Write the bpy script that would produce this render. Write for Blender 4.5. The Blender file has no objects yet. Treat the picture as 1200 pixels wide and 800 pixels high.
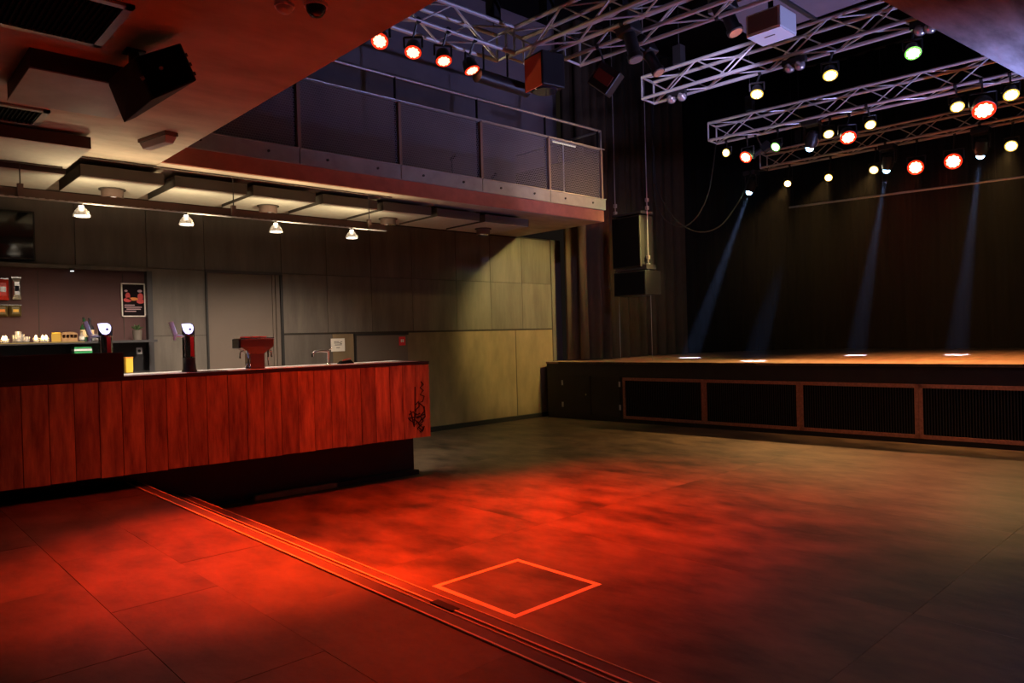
import bpy, bmesh, math, random
from mathutils import Vector, Matrix
random.seed(7)
PI = math.pi
sc = bpy.context.scene
COL = sc.collection

# ------------------------------------------------------------------ camera
F = 850.0                                   # focal length in pixels of the 1200x800 frame
CAM = Vector((0, 0, 1.70))
def _ray(px, py): return Vector((px - 600, 400 - py, -F))
_fw, _l3 = _ray(1510, 368), _ray(-165, 414)  # vanishing points: along the bar / across the hall
_up = _fw.cross(_l3).normalized()
if _up.y < 0: _up = -_up
_X = _fw.normalized(); _Y = _up.cross(_X)
ROT = Matrix((_X, _Y, _up))                  # camera -> world
cd = bpy.data.cameras.new('camera'); cam = bpy.data.objects.new('camera', cd); COL.objects.link(cam)
cd.sensor_width = 36; cd.lens = F / 1200 * 36; cd.clip_start = 0.05; cd.clip_end = 200
cam.matrix_world = Matrix.Translation(CAM) @ ROT.to_4x4()
sc.camera = cam
def onz(px, py, z): v = ROT @ _ray(px, py); return CAM + v * ((z - CAM.z) / v.z)
def onx(px, py, x): v = ROT @ _ray(px, py); return CAM + v * (x / v.x)
def ony(px, py, y): v = ROT @ _ray(px, py); return CAM + v * (y / v.y)

# ------------------------------------------------------------------ world, exposure
w = bpy.data.worlds.new('world'); sc.world = w; w.use_nodes = True
w.node_tree.nodes['Background'].inputs[0].default_value = (0.85, 0.62, 0.45, 1)
w.node_tree.nodes['Background'].inputs[1].default_value = 0.008
vs = sc.view_settings
vs.view_transform = 'Standard'; vs.look = 'None'; vs.exposure = 0.0; vs.gamma = 1.0; vs.use_curve_mapping = False
sc.cycles.max_bounces = 6; sc.cycles.diffuse_bounces = 4; sc.cycles.volume_bounces = 0
sc.cycles.sample_clamp_indirect = 4.0; sc.cycles.use_denoising = True

# ------------------------------------------------------------------ materials
MATS = {}
def mat(name, color, rough=0.6, metal=0.0, var=0.0, scale=3.0, stretch=(1, 1, 1), bump=0.0, rnd=0.0, spec=0.5, emit=None, estr=0.0, color2=None, detail=6, bscale=None):
    m = bpy.data.materials.new(name); m.use_nodes = True
    nt = m.node_tree; b = nt.nodes['Principled BSDF']
    b.inputs['Base Color'].default_value = (*color, 1); b.inputs['Roughness'].default_value = rough
    b.inputs['Metallic'].default_value = metal; b.inputs['Specular IOR Level'].default_value = spec
    if emit: b.inputs['Emission Color'].default_value = (*emit, 1); b.inputs['Emission Strength'].default_value = estr
    if var or bump or color2 or rnd:
        tc = nt.nodes.new('ShaderNodeTexCoord'); mp = nt.nodes.new('ShaderNodeMapping'); mp.inputs['Scale'].default_value = stretch
        nt.links.new(tc.outputs['Object'], mp.inputs['Vector'])
        vec = mp.outputs['Vector']
        if rnd:
            oi = nt.nodes.new('ShaderNodeObjectInfo'); ad = nt.nodes.new('ShaderNodeVectorMath'); ad.operation = 'MULTIPLY_ADD'
            cb = nt.nodes.new('ShaderNodeCombineXYZ')
            for i in range(3): nt.links.new(oi.outputs['Random'], cb.inputs[i])
            ad.inputs[1].default_value = (37, 53, 71)
            nt.links.new(cb.outputs[0], ad.inputs[0]); nt.links.new(vec, ad.inputs[2]); vec = ad.outputs[0]
        nz = nt.nodes.new('ShaderNodeTexNoise'); nz.inputs['Scale'].default_value = scale; nz.inputs['Detail'].default_value = detail; nz.inputs['Roughness'].default_value = 0.62
        nt.links.new(vec, nz.inputs['Vector'])
        rp = nt.nodes.new('ShaderNodeValToRGB'); rp.color_ramp.elements[0].position = 0.3; rp.color_ramp.elements[1].position = 0.72
        c2 = color2 or tuple(max(0, c * (1 - var)) for c in color)
        rp.color_ramp.elements[0].color = (*c2, 1); rp.color_ramp.elements[1].color = (*[min(1, c * (1 + var * .6)) for c in color], 1)
        nt.links.new(nz.outputs['Fac'], rp.inputs['Fac']); out = rp.outputs['Color']
        if rnd:
            hs = nt.nodes.new('ShaderNodeHueSaturation'); mr = nt.nodes.new('ShaderNodeMapRange')
            mr.inputs['To Min'].default_value = 1 - rnd; mr.inputs['To Max'].default_value = 1 + rnd
            nt.links.new(oi.outputs['Random'], mr.inputs['Value']); nt.links.new(mr.outputs[0], hs.inputs['Value']); nt.links.new(out, hs.inputs['Color']); out = hs.outputs['Color']
        nt.links.new(out, b.inputs['Base Color'])
        if bump:
            bp = nt.nodes.new('ShaderNodeBump'); bp.inputs['Strength'].default_value = bump; bp.inputs['Distance'].default_value = 0.02
            src = nz
            if bscale:
                src = nt.nodes.new('ShaderNodeTexNoise'); src.inputs['Scale'].default_value = bscale; src.inputs['Detail'].default_value = 4; nt.links.new(vec, src.inputs['Vector'])
            nt.links.new(src.outputs['Fac'], bp.inputs['Height']); nt.links.new(bp.outputs[0], b.inputs['Normal'])
    MATS[name] = m; return m
def emis(name, color, s):
    m = bpy.data.materials.new(name); m.use_nodes = True; nt = m.node_tree; nt.nodes.clear()
    e = nt.nodes.new('ShaderNodeEmission'); e.inputs[0].default_value = (*color, 1); e.inputs[1].default_value = s
    o = nt.nodes.new('ShaderNodeOutputMaterial'); nt.links.new(e.outputs[0], o.inputs[0]); MATS[name] = m; return m
M = MATS
mat('concrete_floor', (0.12, 0.082, 0.048), 0.45, var=0.9, scale=2.0, stretch=(1.6, .8, 1), bump=0.2, rnd=0.05, detail=12, bscale=7)
mat('floor_tile', (0.10, 0.07, 0.055), 0.5, var=0.75, scale=2.2, stretch=(1.4, .8, 1), bump=0.16, rnd=0.10, detail=12, bscale=9)
mat('joint', (0.04, 0.03, 0.025), 0.9)
mat('nosing_rubber', (0.10, 0.08, 0.07), 0.5, var=0.3, scale=8)
mat('brass_line', (0.85, 0.70, 0.45), 0.5, 0.1)
mat('tape', (0.85, 0.68, 0.36), 0.55, var=0.15, scale=20)
mat('scuff', (0.012, 0.011, 0.01), 0.8, var=0.4, scale=30)
mat('steel_panel', (0.125, 0.105, 0.088), 0.55, 0.0, var=0.35, scale=1.6, stretch=(3, 1, 0.5), bump=0.05, rnd=0.12)
mat('lower_panel', (0.22, 0.155, 0.085), 0.6, 0.0, var=0.30, scale=1.8, stretch=(2, 1, .7), bump=0.04, rnd=0.05)
mat('upper_wall', (0.17, 0.14, 0.16), 0.9, var=0.15, scale=2)
mat('black_paint', (0.012, 0.011, 0.011), 0.55)
mat('black_matte', (0.004, 0.004, 0.004), 0.9, spec=0.1)
mat('black_metal', (0.02, 0.019, 0.02), 0.42, 0.3)
mat('dark_steel', (0.06, 0.055, 0.055), 0.45, 0.5)
mat('concrete', (0.52, 0.43, 0.34), 0.85, var=0.35, scale=1.1, stretch=(1, 2.2, 1), bump=0.25, detail=9, bscale=6)
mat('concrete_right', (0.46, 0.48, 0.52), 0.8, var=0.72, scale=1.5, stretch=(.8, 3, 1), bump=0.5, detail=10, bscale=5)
mat('fascia', (0.50, 0.17, 0.11), 0.85, var=0.2, scale=5, bump=0.15)  # red lamplight on the concrete edge put into its base colour
mat('galvanised', (0.36, 0.36, 0.36), 0.5, 0.35, var=0.2, scale=4)
mat('rail_steel', (0.40, 0.37, 0.36), 0.4, 0.6)
mat('post_steel', (0.30, 0.20, 0.15), 0.5, 0.2)
mat('alu', (0.62, 0.60, 0.60), 0.38, 0.55)
mat('chrome', (0.85, 0.85, 0.85), 0.12, 1.0)
mat('copper', (0.24, 0.15, 0.10), 0.4, 0.6)
mat('steel_top', (0.80, 0.79, 0.77), 0.42, 0.25)
mat('oak', (0.56, 0.36, 0.13), 0.55, var=0.5, scale=2.6, stretch=(5, 5, .7), bump=0.15, rnd=0.28, color2=(0.17, 0.085, 0.04), detail=9)
mat('acoustic_panel', (0.55, 0.52, 0.45), 0.95, var=0.08, scale=9)
mat('acoustic_edge', (0.07, 0.055, 0.045), 0.9)
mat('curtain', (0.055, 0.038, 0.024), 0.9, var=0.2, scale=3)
mat('curtain_back', (0.005, 0.005, 0.007), 0.95, spec=0.1); mat('curtain_wing_lit', (0.10, 0.066, 0.04), 0.9, var=0.2, scale=3)  # wing cloth is a lighter copy, lamplight on its folds put into the colour
mat('stage_wood', (0.33, 0.19, 0.11), 0.55, var=0.4, scale=1.6, stretch=(1, 4, 1), rnd=0.12)
mat('stage_black', (0.022, 0.016, 0.015), 0.6, var=0.3, scale=4)
mat('perf_strip', (0.46, 0.17, 0.10), 0.6, var=0.4, scale=30)
mat('niche_back', (0.068, 0.024, 0.024), 0.7, var=0.15, scale=1.5)
mat('niche_dark', (0.03, 0.028, 0.032), 0.5)
mat('door_paint', (0.13, 0.098, 0.078), 0.55, var=0.06, scale=2)
mat('screen', (0.004, 0.004, 0.005), 0.08)
mat('white_plastic', (0.72, 0.72, 0.74), 0.5)
mat('clear_plastic', (0.50, 0.42, 0.42), 0.25)
mat('paper', (0.75, 0.70, 0.62), 0.8)
mat('ink', (0.03, 0.03, 0.03), 0.8)
mat('sign_red', (0.70, 0.02, 0.03), 0.5)
mat('red_foil', (0.55, 0.03, 0.02), 0.3)
mat('silver_foil', (0.6, 0.6, 0.6), 0.25, 0.8)
mat('gold_bag', (0.12, 0.09, 0.03), 0.4)
mat('orange_print', (0.8, 0.25, 0.03), 0.6)
mat('yellow', (0.80, 0.48, 0.05), 0.5)
mat('green_pack', (0.03, 0.32, 0.10), 0.5)
mat('green_glass', (0.02, 0.08, 0.03), 0.08)
mat('dark_glass', (0.02, 0.02, 0.03), 0.08)
mat('label_cream', (0.75, 0.55, 0.30), 0.6)
mat('wood_crate', (0.36, 0.20, 0.08), 0.6, var=0.3, scale=14)
mat('poster_dark', (0.012, 0.008, 0.01), 0.95, spec=0.1)
mat('poster_red', (0.60, 0.05, 0.05), 0.5)
mat('poster_orange', (0.75, 0.25, 0.04), 0.5)
mat('poster_pale', (0.45, 0.28, 0.32), 0.5)
mat('plant', (0.05, 0.09, 0.03), 0.7)
mat('glassware', (0.7, 0.7, 0.7), 0.08, 0.3); M['glassware'].node_tree.nodes['Principled BSDF'].inputs['Alpha'].default_value = 0.28
mat('lamp_glass', (0.55, 0.50, 0.48), 0.15, 0.7); mat('bell_glass', (0.7, 0.66, 0.6), 0.12, 0.2); M['bell_glass'].node_tree.nodes['Principled BSDF'].inputs['Alpha'].default_value = 0.62
mat('cable', (0.02, 0.02, 0.02), 0.6)
mat('tray_red', (0.15, 0.095, 0.08), 0.6)
emis('flame', (1.0, 0.62, 0.22), 25)
emis('bulb_warm', (1.0, 0.86, 0.68), 10)
emis('tap_glow', (0.66, 0.60, 1.0), 2.2)
emis('shelf_glow', (1.0, 0.62, 0.20), 0.35)
emis('spot_dot', (0.9, 0.95, 1.0), 4)
# see-through perforated sheet
def perforated(name, color, cell, hole):
    m = bpy.data.materials.new(name); m.use_nodes = True; nt = m.node_tree; b = nt.nodes['Principled BSDF']
    b.inputs['Base Color'].default_value = (*color, 1); b.inputs['Roughness'].default_value = 0.5; b.inputs['Metallic'].default_value = 0.2
    tc = nt.nodes.new('ShaderNodeTexCoord'); sx = nt.nodes.new('ShaderNodeSeparateXYZ'); nt.links.new(tc.outputs['Object'], sx.inputs[0])
    def mth(op, a, c=None):
        n = nt.nodes.new('ShaderNodeMath'); n.operation = op
        for i, v in enumerate((a, c)):
            if v is None: continue
            if isinstance(v, (int, float)): n.inputs[i].default_value = v
            else: nt.links.new(v, n.inputs[i])
        return n.outputs[0]
    u = mth('DIVIDE', sx.outputs['X'], cell); v = mth('DIVIDE', sx.outputs['Z'], cell * 0.866)
    row = mth('FLOOR', v); odd = mth('MULTIPLY', mth('PINGPONG', row, 1.0), 0.5)
    fu = mth('SUBTRACT', mth('FRACT', mth('ADD', u, odd)), 0.5); fv = mth('SUBTRACT', mth('FRACT', v), 0.5)
    d2 = mth('ADD', mth('MULTIPLY', fu, fu), mth('MULTIPLY', fv, fv))
    isol = mth('GREATER_THAN', d2, hole * hole)
    tr = nt.nodes.new('ShaderNodeBsdfTransparent'); mx = nt.nodes.new('ShaderNodeMixShader')
    nt.links.new(isol, mx.inputs[0]); nt.links.new(tr.outputs[0], mx.inputs[1]); nt.links.new(b.outputs[0], mx.inputs[2])
    nt.links.new(mx.outputs[0], nt.nodes['Material Output'].inputs[0]); MATS[name] = m
perforated('balcony_mesh', (0.26, 0.235, 0.26), 0.034, 0.45)

# ------------------------------------------------------------------ mesh helpers
ROOTM = {}
def tag(o, label=None, cat=None, group=None, kind=None):
    if label: o['label'] = label
    if cat: o['category'] = cat
    if group: o['group'] = group
    if kind: o['kind'] = kind
    return o
def empty(name, loc=(0, 0, 0), rz=0.0, label=None, cat=None, group=None, kind=None):
    o = bpy.data.objects.new(name, None); COL.objects.link(o); o.empty_display_size = 0.1
    o.location = loc; o.rotation_euler = (0, 0, rz)
    ROOTM[o.name] = Matrix.Translation(Vector(loc)) @ Matrix.Rotation(rz, 4, 'Z')
    return tag(o, label, cat, group, kind)
class B:
    """collects shapes in world coordinates"""
    def __init__(s): s.v = []; s.f = []; s.smooth = False
    def add(s, vs, fs, m=None):
        k = len(s.v); s.v += [(m @ Vector(p)) if m else Vector(p) for p in vs]; s.f += [tuple(i + k for i in f) for f in fs]; return s
    def box(s, a, b, m=None):
        (x0, y0, z0), (x1, y1, z1) = a, b
        x0, x1 = min(x0, x1), max(x0, x1); y0, y1 = min(y0, y1), max(y0, y1); z0, z1 = min(z0, z1), max(z0, z1)
        return s.add([(x0, y0, z0), (x1, y0, z0), (x1, y1, z0), (x0, y1, z0), (x0, y0, z1), (x1, y0, z1), (x1, y1, z1), (x0, y1, z1)],
                     [(0, 3, 2, 1), (4, 5, 6, 7), (0, 1, 5, 4), (1, 2, 6, 5), (2, 3, 7, 6), (3, 0, 4, 7)], m)
    def prism(s, poly, z0, z1, m=None):
        n = len(poly)
        return s.add([(x, y, z0) for x, y in poly] + [(x, y, z1) for x, y in poly],
                     [tuple(range(n - 1, -1, -1)), tuple(range(n, 2 * n))] + [(i, (i + 1) % n, n + (i + 1) % n, n + i) for i in range(n)], m)
    def lathe(s, prof, n=16, m=None):
        vs, fs = [], []
        for r, z in prof:
            for i in range(n): a = 2 * PI * i / n; vs.append((r * math.cos(a), r * math.sin(a), z))
        for j in range(len(prof) - 1):
            for i in range(n): fs.append((j * n + i, j * n + (i + 1) % n, (j + 1) * n + (i + 1) % n, (j + 1) * n + i))
        fs.append(tuple(range(n - 1, -1, -1))); fs.append(tuple((len(prof) - 1) * n + i for i in range(n)))
        return s.add(vs, fs, m)
    def rod(s, a, b, r, n=8, r2=None):
        a, b = Vector(a), Vector(b); d = b - a
        m = Matrix.Translation(a) @ d.to_track_quat('Z', 'Y').to_matrix().to_4x4()
        return s.lathe([(r, 0), (r if r2 is None else r2, d.length)], n, m)
    def tube(s, pts, r, n=6):
        pts = [Vector(p) for p in pts]; vs, fs = [], []
        for i, p in enumerate(pts):
            t = (pts[min(i + 1, len(pts) - 1)] - pts[max(i - 1, 0)]).normalized(); q = t.to_track_quat('Z', 'Y')
            for k in range(n): a = 2 * PI * k / n; vs.append(p + q @ Vector((r * math.cos(a), r * math.sin(a), 0)))
        for j in range(len(pts) - 1):
            for k in range(n): fs.append((j * n + k, j * n + (k + 1) % n, (j + 1) * n + (k + 1) % n, (j + 1) * n + k))
        fs.append(tuple(range(n - 1, -1, -1))); fs.append(tuple((len(pts) - 1) * n + k for k in range(n)))
        return s.add(vs, fs)
    def quad(s, *p): return s.add(p, [tuple(range(len(p)))])
    def build(s, name, material, parent=None, smooth=None, bevel=0.0):
        me = bpy.data.meshes.new(name)
        vs = s.v
        org = None
        if parent is not None:
            inv = ROOTM[parent.name].inverted(); vs = [inv @ p for p in vs]
        else:
            org = Vector((sum(p.x for p in vs) / len(vs), sum(p.y for p in vs) / len(vs), min(p.z for p in vs))); vs = [p - org for p in vs]
        me.from_pydata([tuple(p) for p in vs], [], s.f); me.update()
        if material: me.materials.append(M[material] if isinstance(material, str) else material)
        if s.smooth if smooth is None else smooth:
            me.polygons.foreach_set('use_smooth', [True] * len(me.polygons))
            me.set_sharp_from_angle(angle=math.radians(40))
        o = bpy.data.objects.new(name, me); COL.objects.link(o)
        if parent is not None: o.parent = parent; ROOTM[o.name] = ROOTM[parent.name]
        else: o.location = org; ROOTM[o.name] = Matrix.Translation(org)
        if bevel:
            md = o.modifiers.new('bevel', 'BEVEL'); md.width = bevel; md.segments = 2; md.limit_method = 'ANGLE'
        return o
def box(name, a, b, material, parent=None, bevel=0.0, m=None): return B().box(a, b, m).build(name, material, parent, bevel=bevel)
def struct(o): o['kind'] = 'structure'; return o
def aimed(loc, d, up='Y'):                       # frame whose -Z looks along d
    return Matrix.Translation(Vector(loc)) @ Vector(d).to_track_quat('-Z', up).to_matrix().to_4x4()
def spot(parent, loc, d, color, power, angle, blend=0.4, radius=0.05):
    ld = bpy.data.lights.new('lamp_light', 'SPOT'); ld.energy = power; ld.color = color; ld.spot_size = math.radians(angle); ld.spot_blend = blend; ld.shadow_soft_size = radius
    o = bpy.data.objects.new('lamp_light', ld); COL.objects.link(o)
    mw = aimed(loc, d)
    if parent is not None: o.parent = parent; o.matrix_local = ROOTM[parent.name].inverted() @ mw
    else: o.matrix_world = mw
    return o
def point(parent, loc, color, power, radius=0.03):
    ld = bpy.data.lights.new('lamp_light', 'POINT'); ld.energy = power; ld.color = color; ld.shadow_soft_size = radius
    o = bpy.data.objects.new('lamp_light', ld); COL.objects.link(o)
    o.parent = parent; o.matrix_local = ROOTM[parent.name].inverted() @ Matrix.Translation(Vector(loc)); return o

# ================================================================== THE SHELL
UP = 0.36                                   # raised floor on the bar side
WY = 10.585                                 # face of the long wall
SOF = 3.69                                  # soffit of gallery and balcony
# ---- lower floor: cast slabs with sawn joints
fl = struct(box('floor', (-4, -5, -0.12), (12.2, WY + 0.3, -0.012), 'joint'))
xs = [2.12, 4.6, 6.9, 9.2, 11.9]; ys = [-4.5, -2.0, 0.0, 1.53, 4.6, 7.6, WY + 0.2]
for i in range(len(xs) - 1):
    for j in range(len(ys) - 1):
        box('floor_slab', (xs[i] + .001, ys[j] + .001, -0.012), (xs[i + 1] - .001, ys[j + 1] - .001, 0), 'concrete_floor', fl)
# ---- raised floor: laid tiles
fr = struct(box('floor_raised', (-4, -4, -0.01), (2.14, 7.95, UP - 0.012), 'joint'))
cols = [2.05 - 0.535 * k for k in range(10)]
for k in range(len(cols) - 1):
    y = 5.26 + (0.6 if k % 2 == 0 else 0) - 1.2 * 8
    while y < 7.95:
        y0, y1 = max(y, -4), min(y + 1.2, 7.95)
        if y1 - y0 > 0.1: box('tile', (cols[k + 1] + .0015, y0 + .0008, UP - 0.014), (cols[k] - .0015, y1 - .0008, UP + random.uniform(-.0015, .0015)), 'floor_tile', fr)
        y += 1.2
# ---- the step between them
st = struct(box('trim_1', (2.14, -4, 0), (2.56, 7.95, UP / 2), 'nosing_rubber'))
for x0, x1, z, m_ in ((2.055, 2.15, UP, 'nosing_rubber'), (2.47, 2.565, UP / 2, 'floor_tile')):
    box('nosing', (x0, -4, z - .03), (x1, 7.9, z + .004), m_, st)
for x, z, r in ((2.057, UP + .004, .006), (2.146, UP + .003, .004), (2.474, UP / 2 + .004, .006), (2.561, UP / 2 + .003, .004)):
    box('brass_strip', (x - r, -4, z - .004), (x + r, 7.9, z + .004), 'brass_line', st)
p = onz(525, 709, UP / 2)
box('anti_slip_patch', (2.455, p.y - .10, UP / 2 + .001), (2.51, p.y + .10, UP / 2 + .0085), 'scuff', st)
# ---- gallery slab over the camera, opening edge at x = 2.65
G = 4.10
GE = 2.65
struct(B().prism([(-4, -5), (GE, -5), (GE, WY + .2), (-4, WY + .2)], SOF, G).build('ceiling_gallery', 'concrete'))
struct(B().prism([(GE, -5), (14, -5), (14, 0.78), (8.5, 1.32), (4.7, 1.68), (GE, 1.88)], SOF, G).build('ceiling_side_gallery', 'concrete_right'))
struct(box('ceiling', (-4, -6, 8.2), (19, 12, 8.4), 'black_matte'))
# ---- long wall
wl = struct(box('wall_left', (-4, WY + .02, -0.1), (11.35, WY + .30, SOF), 'joint'))
struct(box('wall_upper', (-4, WY, SOF + .38), (11.35, WY + .3, 8.2), 'upper_wall'))
px_ = [-0.2, 0.55, 1.40, 2.28, 3.13, 3.90, 5.06, 5.83, 6.66, 7.50, 8.50, 9.35, 10.20, 11.05]
for i in range(len(px_) - 1):
    a, b = px_[i] + .004, px_[i + 1] - .004
    box('panel', (a, WY, 2.757), (b, WY + .03, 3.66), 'steel_panel', wl)
    if a > 3.1 and not (3.8 < a < 5.0):
        box('panel', (a, WY, 1.83), (b, WY + .03, 2.75), 'steel_panel', wl)
box('panel', (3.145, WY, 0.36), (3.896, WY + .03, 1.823), 'steel_panel', wl)
box('panel', (5.064, WY, 0.36), (5.90, WY + .03, 1.80), 'steel_panel', wl)
for a, b in ((5.908, 6.30), (7.37, 9.99), (10.0, 11.2)):
    box('panel', (a + .004, WY + .012, 0.09), (b - .004, WY + .035, 1.80), 'lower_panel', wl)
struct(box('baseboard_left', (5.9, WY - .012, 0.0), (11.2, WY + .012, 0.085), 'black_paint'))
box('panel', (11.06, WY - .005, 0.0), (11.35, WY + .02, 3.69), 'steel_panel', wl)
# hatch in the lower wall
hatch = empty('door_2', (6.83, WY, .36), kind='structure')
box('leaf', (6.33, WY - .012, 0.36), (7.36, WY + .01, 1.765), 'door_paint', hatch)
box('frame_rail', (6.30, WY - .02, 1.765), (7.38, WY + .02, 1.80), 'black_paint', hatch)
box('frame_jamb', (6.305, WY - .02, .36), (6.335, WY + .02, 1.77), 'black_paint', hatch)
# door
d1 = empty('door_1', (4.45, WY, .36), kind='structure')
box('leaf', (3.925, WY + .0, .36), (4.895, WY + .035, 2.725), 'door_paint', d1)
box('frame_head', (3.90, WY - .025, 2.725), (5.06, WY + .03, 2.765), 'dark_steel', d1)
box('frame_jamb', (3.898, WY - .025, .36), (3.924, WY + .03, 2.726), 'black_paint', d1)
box('frame_jamb', (4.905, WY + .004, .36), (4.95, WY + .03, 2.724), 'door_paint', d1)
box('frame_jamb', (4.958, WY - .004, .36), (5.02, WY + .03, 2.724), 'door_paint', d1)
box('frame_jamb', (5.022, WY - .03, .36), (5.062, WY + .03, 2.726), 'black_paint', d1)

# ================================================================== BALCONY
BY = 8.34; BX = 10.12
bal = empty('balcony', (6.4, BY, SOF), kind='structure', label='concrete balcony with perforated metal parapet above the bar')
box('concrete_slab', (GE, BY, SOF), (BX, WY + .1, SOF + .205), 'fascia', bal)
box('soffit', (GE, BY + .02, SOF - .006), (BX - .02, WY, SOF), 'concrete', bal)
box('deck', (GE, BY + .12, SOF + .205), (BX - .02, WY, SOF + .38), 'dark_steel', bal)
PX = [2.78, 4.26, 5.76, 7.24, 8.72, 10.06]
edges = [GE, 3.45] + [(PX[i]) for i in range(1, 6)]
edges = [GE] + PX[1:5] + [BX + .03]
for i in range(len(edges) - 1):
    a, b = edges[i] + .006, edges[i + 1] - .006
    e = box('edge_plate', (a, BY - .03, SOF + .205), (b, BY - .012, SOF + .39), 'galvanised', bal)
    for f_ in (.25, .75):
        x = a + (b - a) * f_
        B().rod((x, BY - .045, SOF + .30), (x, BY - .028, SOF + .30), .017, 8).build('bolt', 'dark_steel', e)
    box('plate_cap', (a, BY - .05, SOF + .39), (b, BY + .05, SOF + .40), 'rail_steel', bal)
box('fascia_strip', (GE, BY - .022, SOF + .198), (BX, BY + .002, SOF + .206), 'rail_steel', bal)  # thin steel strip along the top of the slab edge
box('edge_plate', (BX - .02, BY - .02, SOF + .205), (BX + .0, WY, SOF + .39), 'galvanised', bal)
for x in PX:
    po = box('post', (x - .022, BY - .035, SOF + .40), (x + .022, BY + .015, SOF + 1.26), 'post_steel', bal)
    box('post_flange', (x - .035, BY + .01, SOF + .40), (x - .022, BY + .05, SOF + 1.62), 'black_metal', bal)
for i in range(5):
    a, b = PX[i] + .03, PX[i + 1] - .04
    z0, z1 = SOF + .41, SOF + 1.26
    B().box((a, BY - .004, z0), (b, BY - .002, z1)).build('mesh_panel', 'balcony_mesh', bal)
    box('panel_rail', (a, BY - .014, z1), (b + .02, BY + .012, z1 + .025), 'rail_steel', bal)
    box('panel_stile', (a - .006, BY - .012, z0), (a + .006, BY + .008, z1), 'rail_steel', bal)
B().rod((GE, BY + .03, SOF + 1.62), (BX + .0, BY + .03, SOF + 1.62), .022, 10).build('handrail', 'rail_steel', bal, smooth=True)
B().rod((GE, BY - .0, SOF + 1.295), (BX + .06, BY - .0, SOF + 1.295), .012, 8).build('top_rail', 'rail_steel', bal, smooth=True)
B().rod((BX, BY + .03, SOF + 1.62), (BX, WY, SOF + 1.62), .022, 10).build('handrail', 'rail_steel', bal, smooth=True)
B().rod((BX, BY + .03, SOF + .40), (BX, BY + .03, SOF + 1.62), .016, 8).build('post', 'rail_steel', bal)
B().box((BX - .012, BY + .06, SOF + .41), (BX - .010, WY, SOF + 1.26)).build('mesh_panel', 'black_metal', bal)
# things stored on the balcony, glimpsed through the mesh
ta, tb_ = ony(648, 166, 9.0), ony(674, 174, 9.0); tz = ta.z
bt = empty('tube_light', ((ta.x + tb_.x) / 2, 9.0, SOF + .38), label='pale tube lamp on a thin stand behind the last balcony mesh panel', cat='lamp')
box('housing', (ta.x - .05, 8.99, tz + .02), (tb_.x + .03, 9.06, tz + .06), 'white_plastic', bt)
B().rod((ta.x, 9.0, tz), (tb_.x, 9.0, tz), .016, 8).build('tube', emis('tube_glow', (1, .85, .7), 0.8), bt)
B().rod(((ta.x + tb_.x) / 2, 9.03, SOF + .38), ((ta.x + tb_.x) / 2, 9.03, tz + .03), .012, 8).build('pole', 'white_plastic', bt)
B().lathe([(.13, 0), (.13, .015), (.02, .03)], 16, Matrix.Translation(((ta.x + tb_.x) / 2, 9.03, SOF + .38))).build('foot', 'black_metal', bt)
for i, x in enumerate((8.0, 8.95)):
    r = empty('microphone_stand', (x, 10.0, SOF + .38), label=('short' if i else 'tall') + ' chrome stand on a tripod behind the balcony mesh', cat='stand')
    B().rod((x, 10.0, SOF + .40), (x, 10.0, SOF + 1.15 - .2 * i), .014, 8).build('pole', 'chrome', r)
    for k in range(3):
        a = k * 2.1; B().rod((x, 10.0, SOF + .55), (x + .22 * math.cos(a), 10 + .22 * math.sin(a), SOF + .39), .009, 6).build('leg', 'chrome', r)
    B().rod((x - .02, 10.0, SOF + 1.12 - .2 * i), (x + .02, 9.9, SOF + 1.2 - .2 * i), .03, 10).build('clip', 'black_metal', r)

# ================================================================== BAR
bR = Vector((5.28, 7.15)); bL = Vector((-0.6, 7.15 + 0.07 * 5.88)); bd = (bL - bR).normalized()
brz = math.atan2(-bd.y, -bd.x)              # local +x runs along the bar towards the stage
ZT, ZB = 1.415, 0.505
bar = empty('bar_counter', (2.4, 7.36, 0), brz, label='long bar counter clad in red-lit vertical oak planks on a black plinth', cat='bar counter')
barM = Matrix.Translation((5.28, 7.15, 0)) @ Matrix.Rotation(brz, 4, 'Z')     # local: x<=0 along bar, y into the bar
def on_bar(px, py):                          # pixel on the plank plane -> local x, z
    n = barM.to_3x3() @ Vector((0, 1, 0)); v = ROT @ _ray(px, py)
    P = CAM + v * (n.dot(Vector((5.28, 7.15, 0)) - CAM) / n.dot(v)); q = barM.inverted() @ P; return q.x, q.z
seams = [500, 487, 472, 457, 440, 423, 405, 388, 368, 349, 329, 309, 289, 267, 242, 219, 195, 169, 143, 116, 87, 57, 25]
sx_ = [on_bar(s, 450 + (500 - s) * .06)[0] for s in seams]; sx_[0] = 0.0
while sx_[-1] > -6.0: sx_.append(sx_[-1] - random.uniform(.17, .23))
for i in range(len(sx_) - 1):
    d = random.uniform(-.003, .003)
    pl = box('plank', (sx_[i + 1] + .003, d, ZB + random.uniform(-.004, .004)), (sx_[i] - .003, .03, ZT - .034), 'oak', bar, m=barM)
box('carcass', (-6.0, .03, ZB + .02), (-.01, .72, ZT - .034), 'black_paint', bar, m=barM)
box('plinth', (-6.0, .40, 0.0), (-.01, .70, ZB + .02), 'black_paint', bar, m=barM)
box('plinth_ledge', (-1.10, .30, 0.0), (.0, .40, 0.055), 'stage_black', bar, m=barM)
box('plinth_ledge', (-2.95, .335, 0.0), (-2.15, .40, 0.03), 'stage_black', bar, m=barM)
wb = empty('wooden_batten', tuple(barM @ Vector((-1.6, .33, 0))), label='loose pale wooden batten on the floor against the bar plinth', cat='batten')
box('batten_strip', (-2.05, .30, 0.0), (-1.13, .36, 0.055), 'wood_crate', wb, m=barM, bevel=.004)
box('batten_end', (-1.13, .302, 0.001), (-1.10, .358, 0.05), 'oak', wb, m=barM)
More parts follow.
